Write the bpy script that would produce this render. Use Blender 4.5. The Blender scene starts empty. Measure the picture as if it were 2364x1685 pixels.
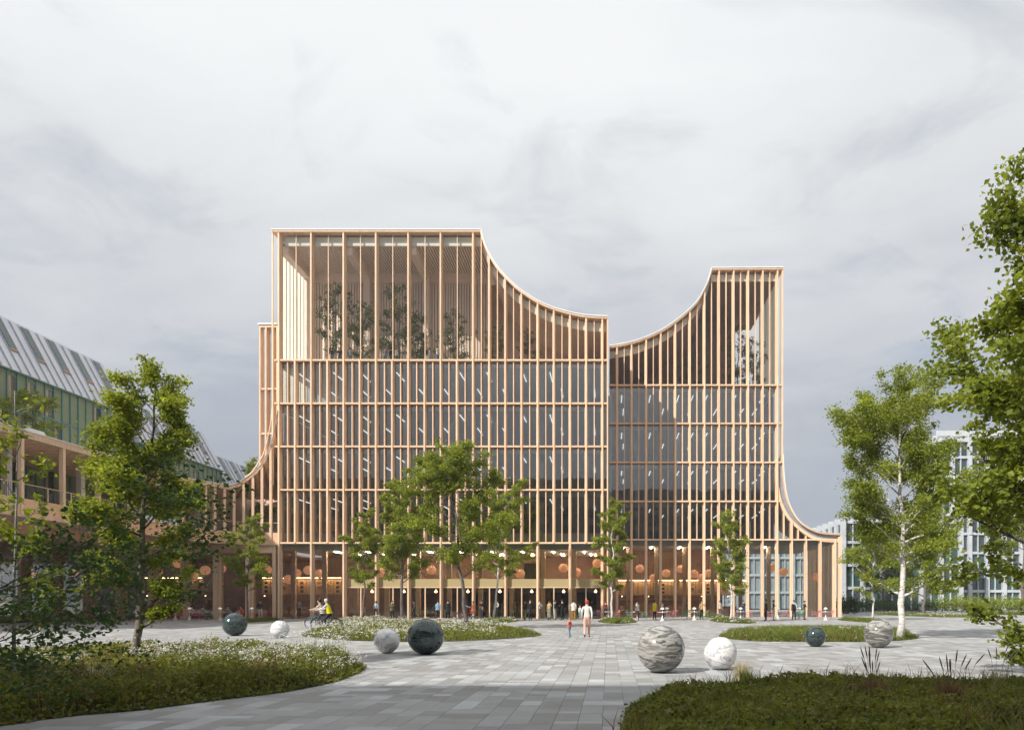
import bpy, bmesh, math, random
import numpy as np
from mathutils import Matrix, Vector

# ---------------------------------------------------------------- camera, sky, sun, exposure
sc = bpy.context.scene
COL = sc.collection
F = 1576.0            # focal length in photo pixels (24 mm on 36 mm, 2364 px wide)
VX, VY, H = 1405.0, 1388.0, 1.65
SUN_DIR = Vector((0.92, 0.92, -1.0)).normalized()     # direction the light travels

cam_d = bpy.data.cameras.new("camera")
cam_d.lens = 24.0; cam_d.sensor_width = 36.0
cam_d.shift_x = -(VX - 1182.0) / 2364.0
cam_d.shift_y = (VY - 842.5) / 2364.0
cam_d.clip_start = 0.1; cam_d.clip_end = 3000.0
cam = bpy.data.objects.new("camera", cam_d); COL.objects.link(cam)
cam.location = (0, 0, H); cam.rotation_euler = (math.radians(90), 0, 0)
sc.camera = cam

sun_el = math.asin(-SUN_DIR.z)
sun_az = math.atan2(-SUN_DIR.x, -SUN_DIR.y)
sd = bpy.data.lights.new("sun", 'SUN'); sd.energy = 5.0; sd.angle = math.radians(0.6); sd.color = (1.0, 0.95, 0.86)
so = bpy.data.objects.new("sun", sd); COL.objects.link(so)
so.rotation_euler = SUN_DIR.to_track_quat('-Z', 'Y').to_euler(); so.location = (-40, -40, 60)

def make_world():
    w = bpy.data.worlds.new("World"); sc.world = w; w.use_nodes = True
    nt = w.node_tree; N = nt.nodes; L = nt.links
    for n in list(N): N.remove(n)
    out = N.new('ShaderNodeOutputWorld')
    sky = N.new('ShaderNodeTexSky'); sky.sky_type = 'NISHITA'; sky.sun_disc = False
    sky.sun_elevation = sun_el; sky.sun_rotation = sun_az
    bg1 = N.new('ShaderNodeBackground'); bg1.inputs[1].default_value = 0.10; L.new(sky.outputs[0], bg1.inputs[0])
    tc = N.new('ShaderNodeTexCoord'); sep = N.new('ShaderNodeSeparateXYZ'); L.new(tc.outputs['Generated'], sep.inputs[0])
    def m(op, a, b=None, clamp=False):
        n = N.new('ShaderNodeMath'); n.operation = op; n.use_clamp = clamp
        for i, v in enumerate((a, b)):
            if v is None: continue
            if isinstance(v, (int, float)): n.inputs[i].default_value = v
            else: L.new(v, n.inputs[i])
        return n.outputs[0]
    z = m('MAXIMUM', sep.outputs['Z'], 0.0)
    den = m('ADD', z, 0.28)
    u = m('DIVIDE', sep.outputs['X'], den); v = m('DIVIDE', sep.outputs['Y'], den)
    cv = N.new('ShaderNodeCombineXYZ'); L.new(u, cv.inputs[0]); L.new(v, cv.inputs[1]); cv.inputs[2].default_value = 3.7
    def noise(scale, det, rough, dist, off):
        mp = N.new('ShaderNodeMapping'); mp.inputs['Location'].default_value = off; mp.inputs['Scale'].default_value = (0.75, 1.25, 1)
        mp.inputs['Rotation'].default_value = (0, 0, 0.5)
        L.new(cv.outputs[0], mp.inputs[0])
        n = N.new('ShaderNodeTexNoise'); n.inputs['Scale'].default_value = scale; n.inputs['Detail'].default_value = det
        n.inputs['Roughness'].default_value = rough; n.inputs['Distortion'].default_value = dist
        L.new(mp.outputs[0], n.inputs['Vector']); return n.outputs['Fac']
    n1 = noise(1.15, 8, 0.55, 0.5, (1.7, 0.35, 0)); n2 = noise(3.2, 7, 0.6, 0.7, (3.1, 5.3, 0))
    ramp = N.new('ShaderNodeValToRGB'); cr = ramp.color_ramp
    cr.elements[0].position = 0.0; cr.elements[0].color = (0.36, 0.395, 0.455, 1)
    cr.elements[1].position = 1.0; cr.elements[1].color = (0.80, 0.83, 0.85, 1)
    for p, c in ((0.12, (0.37, 0.405, 0.465)), (0.25, (0.425, 0.455, 0.51)), (0.38, (0.56, 0.58, 0.615)), (0.52, (0.70, 0.72, 0.735)), (0.64, (0.79, 0.81, 0.82)), (0.8, (0.84, 0.86, 0.87))):
        e = cr.elements.new(p); e.color = (*c, 1)
    # cloud bodies shift the tone both ways
    d1 = m('MULTIPLY', m('SUBTRACT', n1, 0.5), 0.55); d2 = m('MULTIPLY', m('SUBTRACT', n2, 0.5), 0.14)
    t = m('ADD', m('ADD', m('ADD', z, d1), d2), 0.0, True)
    L.new(t, ramp.inputs[0])
    bg2 = N.new('ShaderNodeBackground'); bg2.inputs[1].default_value = 1.0; L.new(ramp.outputs[0], bg2.inputs[0])
    cover = m('ADD', m('MULTIPLY', m('SUBTRACT', n2, 0.42), 1.2), 0.93, True)
    mix = N.new('ShaderNodeMixShader'); L.new(cover, mix.inputs[0]); L.new(bg1.outputs[0], mix.inputs[1]); L.new(bg2.outputs[0], mix.inputs[2])
    L.new(mix.outputs[0], out.inputs[0])
make_world()

vs = sc.view_settings
vs.view_transform = 'Standard'; vs.look = 'None'; vs.exposure = 0.2; vs.gamma = 1.0; vs.use_curve_mapping = False
cy = sc.cycles
cy.max_bounces = 8; cy.diffuse_bounces = 4; cy.glossy_bounces = 3; cy.transmission_bounces = 3; cy.transparent_max_bounces = 14
cy.caustics_reflective = False; cy.caustics_refractive = False; cy.sample_clamp_indirect = 6.0
cy.use_denoising = True

# ---------------------------------------------------------------- helpers
rnd = random.Random(7)
def PX(x, d): return (x - VX) * d / F
def PZ(y, d): return H + (VY - y) * d / F
def GD(y): return F * H / (y - VY)                  # depth of a ground point
def GP(x, y): d = GD(y); return (PX(x, d), d)

MATS = {}
def _nodes(name):
    m = bpy.data.materials.new(name); m.use_nodes = True
    nt = m.node_tree
    for n in list(nt.nodes): nt.nodes.remove(n)
    out = nt.nodes.new('ShaderNodeOutputMaterial'); return m, nt, out
def mat(name, c1, c2=None, scale=3.0, stretch=(1, 1, 1), rough=0.6, metal=0.0, bump=0.0, bscale=None, spec=0.4, emit=None, estr=0.0, coat=0.0, detail=6, contrast=(0.35, 0.65), coord='pos', rand=0.0):
    if name in MATS: return MATS[name]
    m, nt, out = _nodes(name); N = nt.nodes; L = nt.links
    p = N.new('ShaderNodeBsdfPrincipled'); L.new(p.outputs[0], out.inputs[0])
    p.inputs['Roughness'].default_value = rough; p.inputs['Metallic'].default_value = metal
    p.inputs['Specular IOR Level'].default_value = spec; p.inputs['Coat Weight'].default_value = coat
    p.inputs['Coat Roughness'].default_value = 0.05
    if emit: p.inputs['Emission Color'].default_value = (*emit, 1); p.inputs['Emission Strength'].default_value = estr
    if c2 is None:
        c2 = tuple(min(1, v * 0.86) for v in c1)
    if coord == 'pos': g = N.new('ShaderNodeNewGeometry'); src = g.outputs['Position']
    else: g = N.new('ShaderNodeTexCoord'); src = g.outputs['Object']
    mp = N.new('ShaderNodeMapping'); mp.inputs['Scale'].default_value = stretch; L.new(src, mp.inputs[0])
    n = N.new('ShaderNodeTexNoise'); n.inputs['Scale'].default_value = scale; n.inputs['Detail'].default_value = detail
    L.new(mp.outputs[0], n.inputs['Vector'])
    r = N.new('ShaderNodeValToRGB'); r.color_ramp.elements[0].position = contrast[0]; r.color_ramp.elements[1].position = contrast[1]
    r.color_ramp.elements[0].color = (*c1, 1); r.color_ramp.elements[1].color = (*c2, 1)
    L.new(n.outputs['Fac'], r.inputs[0]); colout = r.outputs[0]
    if rand > 0:
        oi = N.new('ShaderNodeObjectInfo'); hs = N.new('ShaderNodeHueSaturation')
        ma = N.new('ShaderNodeMath'); ma.operation = 'MULTIPLY_ADD'; ma.inputs[1].default_value = rand * 2; ma.inputs[2].default_value = 1 - rand
        L.new(oi.outputs['Random'], ma.inputs[0]); L.new(ma.outputs[0], hs.inputs['Value']); L.new(colout, hs.inputs['Color']); colout = hs.outputs[0]
    L.new(colout, p.inputs['Base Color'])
    if bump > 0:
        b = N.new('ShaderNodeBump'); b.inputs['Strength'].default_value = bump; b.inputs['Distance'].default_value = 0.02
        n2 = N.new('ShaderNodeTexNoise'); n2.inputs['Scale'].default_value = bscale or scale * 4; n2.inputs['Detail'].default_value = 4
        L.new(mp.outputs[0], n2.inputs['Vector']); L.new(n2.outputs['Fac'], b.inputs['Height']); L.new(b.outputs[0], p.inputs['Normal'])
    MATS[name] = m; return m
def flat(c, rough=0.7, nm=None):
    nm = nm or 'paint_%02x%02x%02x' % tuple(int(min(1, v) * 255) for v in c)
    return mat(nm, c, tuple(v * 0.8 for v in c), scale=9, rough=rough)
def emit_mat(name, c, s):
    if name in MATS: return MATS[name]
    m, nt, out = _nodes(name); e = nt.nodes.new('ShaderNodeEmission'); e.inputs[0].default_value = (*c, 1); e.inputs[1].default_value = s
    nt.links.new(e.outputs[0], out.inputs[0]); MATS[name] = m; return m
def glass_mat(name, tint, gain=1.0, base=0.03, rough=0.0, wave=0.0):
    if name in MATS: return MATS[name]
    m, nt, out = _nodes(name); N = nt.nodes; L = nt.links
    t = N.new('ShaderNodeBsdfTransparent'); t.inputs[0].default_value = (*tint, 1)
    g = N.new('ShaderNodeBsdfGlossy'); g.inputs['Roughness'].default_value = rough; g.inputs[0].default_value = (1, 0.985, 0.96, 1)
    fr = N.new('ShaderNodeFresnel'); fr.inputs[0].default_value = 1.5
    ma = N.new('ShaderNodeMath'); ma.operation = 'MULTIPLY_ADD'; ma.inputs[1].default_value = gain; ma.inputs[2].default_value = base; ma.use_clamp = True
    L.new(fr.outputs[0], ma.inputs[0])
    mx = N.new('ShaderNodeMixShader'); L.new(ma.outputs[0], mx.inputs[0]); L.new(t.outputs[0], mx.inputs[1]); L.new(g.outputs[0], mx.inputs[2])
    if wave > 0:
        ge = N.new('ShaderNodeNewGeometry'); n2 = N.new('ShaderNodeTexNoise'); n2.inputs['Scale'].default_value = 0.6; n2.inputs['Detail'].default_value = 2
        L.new(ge.outputs['Position'], n2.inputs['Vector'])
        b = N.new('ShaderNodeBump'); b.inputs['Strength'].default_value = wave; b.inputs['Distance'].default_value = 0.05
        L.new(n2.outputs['Fac'], b.inputs['Height']); L.new(b.outputs[0], g.inputs['Normal'])
    L.new(mx.outputs[0], out.inputs[0]); MATS[name] = m; return m
def leaf_mat(name, dark, light, trans=0.4):
    if name in MATS: return MATS[name]
    m, nt, out = _nodes(name); N = nt.nodes; L = nt.links
    a = N.new('ShaderNodeAttribute'); a.attribute_name = 'tone'
    r = N.new('ShaderNodeValToRGB'); r.color_ramp.elements[0].color = (*dark, 1); r.color_ramp.elements[1].color = (*light, 1)
    L.new(a.outputs['Fac'], r.inputs[0])
    d = N.new('ShaderNodeBsdfPrincipled'); d.inputs['Roughness'].default_value = 0.5; d.inputs['Specular IOR Level'].default_value = 0.25
    t = N.new('ShaderNodeBsdfTranslucent')
    hs = N.new('ShaderNodeHueSaturation'); hs.inputs['Hue'].default_value = 0.485; hs.inputs['Saturation'].default_value = 1.1; hs.inputs['Value'].default_value = 1.5
    L.new(r.outputs[0], d.inputs['Base Color']); L.new(r.outputs[0], hs.inputs['Color']); L.new(hs.outputs[0], t.inputs[0])
    mx = N.new('ShaderNodeMixShader'); mx.inputs[0].default_value = trans
    L.new(d.outputs[0], mx.inputs[1]); L.new(t.outputs[0], mx.inputs[2]); L.new(mx.outputs[0], out.inputs[0])
    MATS[name] = m; return m

WM = {}
def link(o, parent=None, world=True):
    """link o; with world=True its own transform is given in world space"""
    COL.objects.link(o)
    mw = o.matrix_basis.copy()
    if parent is not None:
        o.parent = parent
        if world: o.matrix_parent_inverse = WM[parent.name].inverted()
        else: mw = WM[parent.name] @ mw
    WM[o.name] = mw
    return o
def thing(name, label, cat, loc=(0, 0, 0), rz=0.0, group=None, scale=1.0):
    o = bpy.data.objects.new(name, None); o.empty_display_size = 0.3
    o.location = loc; o.rotation_euler = (0, 0, rz); o.scale = (scale,) * 3
    o['label'] = label; o['category'] = cat
    if group: o['group'] = group
    o.matrix_basis  # transform channels
    return link(o)
def tag(o, label, cat, group=None):
    o['label'] = label; o['category'] = cat
    if group: o['group'] = group
    return o
class MB:
    """collects polygons for one mesh"""
    def __init__(s): s.v = []; s.f = []; s.mi = []
    def add(s, verts, faces, mi=0):
        o = len(s.v); s.v += [tuple(p) for p in verts]; s.f += [tuple(i + o for i in f) for f in faces]; s.mi += [mi] * len(faces)
    def box(s, x0, x1, y0, y1, z0, z1, mi=0):
        s.add([(x0, y0, z0), (x1, y0, z0), (x1, y1, z0), (x0, y1, z0), (x0, y0, z1), (x1, y0, z1), (x1, y1, z1), (x0, y1, z1)],
              [(0, 3, 2, 1), (4, 5, 6, 7), (0, 1, 5, 4), (1, 2, 6, 5), (2, 3, 7, 6), (3, 0, 4, 7)], mi)
    def tube(s, pts, radii, n=6, mi=0, cap=True):
        pts = [Vector(p) for p in pts]; rings = []
        up = Vector((0, 0, 1)); prev = None
        for i, p in enumerate(pts):
            d = (pts[min(i + 1, len(pts) - 1)] - pts[max(i - 1, 0)])
            d = d.normalized() if d.length > 1e-9 else Vector((0, 0, 1))
            if prev is None:
                a = d.cross(Vector((1, 0, 0)) if abs(d.x) < 0.8 else Vector((0, 1, 0))).normalized()
            else:
                a = (prev - d * prev.dot(d)); a = a.normalized() if a.length > 1e-6 else d.orthogonal().normalized()
            prev = a; b = d.cross(a)
            r = radii[i] if hasattr(radii, '__len__') else radii
            rings.append([p + (a * math.cos(t) + b * math.sin(t)) * r for t in [2 * math.pi * k / n for k in range(n)]])
        vs_ = [q for r in rings for q in r]; fs = []
        for i in range(len(rings) - 1):
            for k in range(n):
                fs.append((i * n + k, i * n + (k + 1) % n, (i + 1) * n + (k + 1) % n, (i + 1) * n + k))
        if cap:
            fs.append(tuple(reversed(range(n)))); fs.append(tuple((len(rings) - 1) * n + k for k in range(n)))
        s.add(vs_, fs, mi)
    def lathe(s, prof, n=16, c=(0, 0, 0), mi=0):
        vs_ = []; fs = []
        for (r, z) in prof:
            for k in range(n):
                a = 2 * math.pi * k / n; vs_.append((c[0] + r * math.cos(a), c[1] + r * math.sin(a), c[2] + z))
        for i in range(len(prof) - 1):
            for k in range(n): fs.append((i * n + k, i * n + (k + 1) % n, (i + 1) * n + (k + 1) % n, (i + 1) * n + k))
        s.add(vs_, fs, mi)
    def prism(s, poly, y0, y1, mi=0):
        """poly in (x,z), extruded along y"""
        n = len(poly)
        s.add([(x, y0, z) for x, z in poly] + [(x, y1, z) for x, z in poly],
              [tuple(range(n)), tuple(reversed(range(n, 2 * n)))] + [(i, i + n, (i + 1) % n + n, (i + 1) % n) for i in range(n)], mi)
    def hull(s, a, b, mi=0):
        """two quads (four corners each) joined to a block"""
        s.add(list(a) + list(b), [(0, 3, 2, 1), (4, 5, 6, 7), (0, 1, 5, 4), (1, 2, 6, 5), (2, 3, 7, 6), (3, 0, 4, 7)], mi)
    def mesh(s, name, mats, smooth=False):
        me = bpy.data.meshes.new(name); me.from_pydata(s.v, [], s.f)
        for m in (mats if isinstance(mats, (list, tuple)) else [mats]): me.materials.append(m)
        if any(s.mi): me.polygons.foreach_set('material_index', s.mi)
        if smooth: me.polygons.foreach_set('use_smooth', [True] * len(s.f))
        me.update(); return me
    def obj(s, name, mats, parent=None, smooth=False, world=True):
        o = bpy.data.objects.new(name, s.mesh(name, mats, smooth)); return link(o, parent, world)
_unit = {}
def unit_box(m):
    if m.name not in _unit:
        b = MB(); b.box(-.5, .5, -.5, .5, -.5, .5); _unit[m.name] = b.mesh('block', m)
    return _unit[m.name]
def box(name, parent, m, x0, x1, y0, y1, z0, z1):
    o = bpy.data.objects.new(name, unit_box(m))
    o.location = ((x0 + x1) / 2, (y0 + y1) / 2, (z0 + z1) / 2); o.scale = (max(abs(x1 - x0), 1e-4), max(abs(y1 - y0), 1e-4), max(abs(z1 - z0), 1e-4))
    return link(o, parent)
def lbox(name, parent, m, x0, x1, y0, y1, z0, z1):
    b = MB(); b.box(x0, x1, y0, y1, z0, z1); return b.obj(name, m, parent, world=False)
def inst(name, me, parent, loc=(0, 0, 0), scale=(1, 1, 1), rz=0.0, world=True):
    o = bpy.data.objects.new(name, me); o.location = loc; o.scale = scale; o.rotation_euler = (0, 0, rz); return link(o, parent, world)
def copy_thing(root, loc, rz, label, group=None, scale=None):
    r = root.copy(); r.location = loc; r.rotation_euler = (0, 0, rz); r['label'] = label
    if scale: r.scale = (scale,) * 3
    if group: r['group'] = group
    COL.objects.link(r); WM[r.name] = r.matrix_basis.copy()
    for ch in root.children:
        c = ch.copy(); COL.objects.link(c); c.parent = r
        for g in ch.children:
            d = g.copy(); COL.objects.link(d); d.parent = c
    return r
def np_mesh(name, V, faces, m, tone=None, smooth=False):
    """fast mesh from numpy arrays; faces is (n,3) or (n,4)"""
    me = bpy.data.meshes.new(name); V = np.ascontiguousarray(V, dtype=np.float32); k = faces.shape[1]
    me.vertices.add(len(V)); me.vertices.foreach_set('co', V.ravel())
    me.loops.add(faces.size); me.loops.foreach_set('vertex_index', faces.astype(np.int32).ravel())
    me.polygons.add(len(faces)); me.polygons.foreach_set('loop_start', np.arange(0, faces.size, k, dtype=np.int32))
    me.update(calc_edges=True)
    if tone is not None:
        a = me.attributes.new('tone', 'FLOAT', 'POINT'); a.data.foreach_set('value', np.ascontiguousarray(tone, dtype=np.float32))
    me.polygons.foreach_set('use_smooth', np.full(len(faces), bool(smooth)))
    me.materials.append(m); me.validate(); return me
ORD = ['first', 'second', 'third', 'fourth', 'fifth', 'sixth', 'seventh', 'eighth', 'ninth', 'tenth', 'eleventh', 'twelfth', 'thirteenth', 'fourteenth', 'fifteenth', 'sixteenth', 'seventeenth', 'eighteenth', 'nineteenth', 'twentieth']

# ---------------------------------------------------------------- materials
WOOD = mat('glulam_wood', (0.84, 0.615, 0.43), (0.71, 0.485, 0.32), scale=2.2, stretch=(5, 5, 0.35), rough=0.62, bump=0.15, rand=0.10)
WOODP = mat('spruce_board', (0.82, 0.52, 0.33), (0.72, 0.43, 0.26), scale=1.6, stretch=(1, 1, 1), rough=0.62)
WOODS = mat('slat_wood', (0.93, 0.76, 0.645), (0.88, 0.69, 0.57), scale=2.0, stretch=(3, 3, 0.5), rough=0.7)
CREAM = mat('cream_panel', (0.82, 0.78, 0.68), (0.76, 0.72, 0.62), scale=1.0, rough=0.6)
WHITEP = mat('white_coping', (0.82, 0.82, 0.80), (0.74, 0.75, 0.75), scale=1.5, rough=0.45)
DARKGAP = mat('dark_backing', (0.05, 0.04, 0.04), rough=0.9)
SLABC = mat('pale_ceiling', (0.66, 0.62, 0.57), (0.60, 0.56, 0.51), scale=0.8, rough=0.8)
COREW = mat('grey_core_wall', (0.32, 0.32, 0.31), (0.25, 0.25, 0.245), scale=0.5, rough=0.7)
CARPET = mat('office_floor', (0.26, 0.24, 0.22), rough=0.9)
BROWNW = mat('brown_hall_wall', (0.50, 0.29, 0.21), (0.39, 0.21, 0.15), scale=0.6, rough=0.6)
SOFFIT = mat('brown_soffit', (0.74, 0.53, 0.42), (0.66, 0.45, 0.34), scale=0.5, stretch=(1, 6, 1), rough=0.65)
GLASS = glass_mat('window_glass', (0.88, 0.90, 0.89), gain=0.9, base=0.10, wave=0.12)
GLASSC = glass_mat('clear_glass', (0.985, 0.99, 0.985), gain=0.3, base=0.0, wave=0.05)
GLASSD = glass_mat('shopfront_glass', (0.88, 0.91, 0.90), gain=1.0, base=0.02, wave=0.1)
GLASSP = glass_mat('grey_edge_glass', (0.62, 0.63, 0.66), gain=1.0, base=0.12)
GLASSG = glass_mat('green_glass', (0.42, 0.62, 0.58), gain=1.2, base=0.18, wave=0.15)
LIGHT = emit_mat('light_tube', (0.85, 0.93, 1.0), 1.5)
HALLL = emit_mat('hall_tube', (1.0, .84, .66), 48.0)
WARM = emit_mat('warm_bulb', (1.0, 0.62, 0.28), 9.0)
PLASTER = mat('sand_plaster', (0.44, 0.36, 0.19), (0.34, 0.27, 0.14), scale=30, rough=0.85, bump=0.2)

# ---------------------------------------------------------------- ground and paving
ASPH = mat('joint_mortar', (0.21, 0.205, 0.20), (0.16, 0.16, 0.155), scale=4, rough=0.95)
b = MB(); b.add([(-900, -400, -0.03), (900, -400, -0.03), (900, 1500, -0.03), (-900, 1500, -0.03)], [(0, 1, 2, 3)])
ground = b.obj('ground', mat('plaza_ground', (0.36, 0.36, 0.355), (0.30, 0.30, 0.295), scale=0.7, rough=0.85)); ground['kind'] = 'structure'

def paver_material():
    m, nt, out = _nodes('stone_paver'); N = nt.nodes; L = nt.links
    p = N.new('ShaderNodeBsdfPrincipled'); L.new(p.outputs[0], out.inputs[0]); p.inputs['Roughness'].default_value = 0.75; p.inputs['Specular IOR Level'].default_value = 0.3
    at = N.new('ShaderNodeAttribute'); at.attribute_name = 'tone'
    oi = N.new('ShaderNodeObjectInfo')
    ad = N.new('ShaderNodeMath'); ad.operation = 'ADD'; L.new(at.outputs['Fac'], ad.inputs[0])
    # single pavers carry their tone as the object's own colour value
    sepc = N.new('ShaderNodeSeparateColor'); L.new(oi.outputs['Color'], sepc.inputs[0])
    sb = N.new('ShaderNodeMath'); sb.operation = 'SUBTRACT'; sb.inputs[0].default_value = 1.0; L.new(sepc.outputs[0], sb.inputs[1])
    L.new(sb.outputs[0], ad.inputs[1])
    r = N.new('ShaderNodeValToRGB'); r.color_ramp.elements[0].color = (0.272, 0.266, 0.260, 1); r.color_ramp.elements[1].color = (0.45, 0.462, 0.48, 1)
    e = r.color_ramp.elements.new(0.55); e.color = (0.352, 0.355, 0.358, 1)
    L.new(ad.outputs[0], r.inputs[0])
    g = N.new('ShaderNodeNewGeometry'); n = N.new('ShaderNodeTexNoise'); n.inputs['Scale'].default_value = 2.2; n.inputs['Detail'].default_value = 9; n.inputs['Roughness'].default_value = 0.7
    L.new(g.outputs['Position'], n.inputs['Vector'])
    n3 = N.new('ShaderNodeTexNoise'); n3.inputs['Scale'].default_value = 0.25; n3.inputs['Detail'].default_value = 4; L.new(g.outputs['Position'], n3.inputs['Vector'])
    mu = N.new('ShaderNodeMath'); mu.operation = 'ADD'; L.new(n.outputs['Fac'], mu.inputs[0]); L.new(n3.outputs['Fac'], mu.inputs[1])
    mr = N.new('ShaderNodeMapRange'); mr.inputs['From Min'].default_value = 0.6; mr.inputs['From Max'].default_value = 1.4; mr.inputs['To Min'].default_value = 0.78; mr.inputs['To Max'].default_value = 1.14
    L.new(mu.outputs[0], mr.inputs['Value'])
    hs = N.new('ShaderNodeHueSaturation'); L.new(r.outputs[0], hs.inputs['Color']); L.new(mr.outputs[0], hs.inputs['Value']); L.new(hs.outputs[0], p.inputs['Base Color'])
    bu = N.new('ShaderNodeBump'); bu.inputs['Strength'].default_value = 0.03; bu.inputs['Distance'].default_value = 0.01
    n2 = N.new('ShaderNodeTexNoise'); n2.inputs['Scale'].default_value = 60; n2.inputs['Detail'].default_value = 3; L.new(g.outputs['Position'], n2.inputs['Vector']); L.new(n2.outputs['Fac'], bu.inputs['Height']); L.new(bu.outputs[0], p.inputs['Normal'])
    return m
PAVER = paver_material()
paving = MB(); paving.add([(-58, 1.0, -0.008), (62, 1.0, -0.008), (62, 112, -0.008), (-58, 112, -0.008)], [(0, 1, 2, 3)])
paving = paving.obj('pavement', ASPH); paving['kind'] = 'structure'

def bezier_poly(pts, n=10):
    """closed smooth outline through points (Catmull-Rom)"""
    out = []; k = len(pts)
    for i in range(k):
        p0, p1, p2, p3 = [np.array(pts[(i + j - 1) % k], float) for j in range(4)]
        for t in np.linspace(0, 1, n, endpoint=False):
            out.append(tuple(0.5 * ((2 * p1) + (-p0 + p2) * t + (2 * p0 - 5 * p1 + 4 * p2 - p3) * t * t + (-p0 + 3 * p1 - 3 * p2 + p3) * t ** 3)))
    return out
def inside(P, poly):
    x = P[:, 0]; y = P[:, 1]; r = np.zeros(len(P), bool); n = len(poly)
    for i in range(n):
        x0, y0 = poly[i]; x1, y1 = poly[(i + 1) % n]
        c = ((y0 > y) != (y1 > y)) & (x < (x1 - x0) * (y - y0) / (y1 - y0 + 1e-12) + x0); r ^= c
    return r
def ell(cx, cy, rx, ry, n=9, jit=0.08, seed=1):
    q = random.Random(seed); return [(cx + rx * math.cos(2 * math.pi * i / n) * (1 + q.uniform(-jit, jit)), cy + ry * math.sin(2 * math.pi * i / n) * (1 + q.uniform(-jit, jit))) for i in range(n)]
def small_bed(x0, x1, y0, y1, seed):
    d0, d1 = GD(y1), GD(y0); dm = (d0 + d1) / 2
    return ell(PX((x0 + x1) / 2, dm), dm, (x1 - x0) / 2 * dm / F, (d1 - d0) / 2, seed=seed)
BEDS = {
 'left': bezier_poly([GP(-160, 1690), GP(0, 1676), GP(158, 1654), GP(336, 1638), GP(513, 1615), GP(632, 1601), GP(730, 1584), GP(800, 1565), GP(840, 1542), GP(800, 1525), GP(700, 1512), GP(480, 1512), GP(250, 1514), GP(0, 1522), GP(-200, 1540), GP(-300, 1600)], 6),
 'right': bezier_poly([GP(1440, 1760), GP(1444, 1690), GP(1448, 1650), GP(1476, 1622), GP(1540, 1603), GP(1640, 1592), GP(1900, 1586), GP(2200, 1588), GP(2500, 1592), GP(2600, 1640), GP(2500, 1760), GP(2000, 1800)], 6),
 'midleft': bezier_poly([GP(696, 1465), GP(760, 1475), GP(861, 1480), GP(1000, 1481), GP(1120, 1477), GP(1210, 1471), GP(1250, 1465), GP(1205, 1457), GP(1150, 1447), GP(1060, 1440), GP(930, 1437), GP(840, 1440), GP(760, 1450)], 6),
 'midright': bezier_poly([GP(1660, 1469), GP(1738, 1479), GP(1860, 1481), GP(1992, 1481), GP(2080, 1478), GP(2118, 1472), GP(2080, 1462), GP(1960, 1456), GP(1820, 1456), GP(1720, 1459)], 6),
 'b1': small_bed(1381, 1468, 1430, 1439, 2), 'b2': small_bed(1113, 1194, 1430, 1439, 3), 'b3': small_bed(1646, 1732, 1430, 1439, 4),
 'b4': small_bed(1629, 1672, 1422, 1427, 5), 'b5': small_bed(1962, 2016, 1430, 1438, 6), 'b6': small_bed(2046, 2186, 1416, 1425, 7),
 'b7': small_bed(575, 618, 1431, 1438, 8), 'b8': small_bed(780, 880, 1429, 1438, 9), 'b9': small_bed(40, 140, 1431, 1438, 10),
 'b10': small_bed(2285, 2420, 1415, 1421, 11),
}
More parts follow.
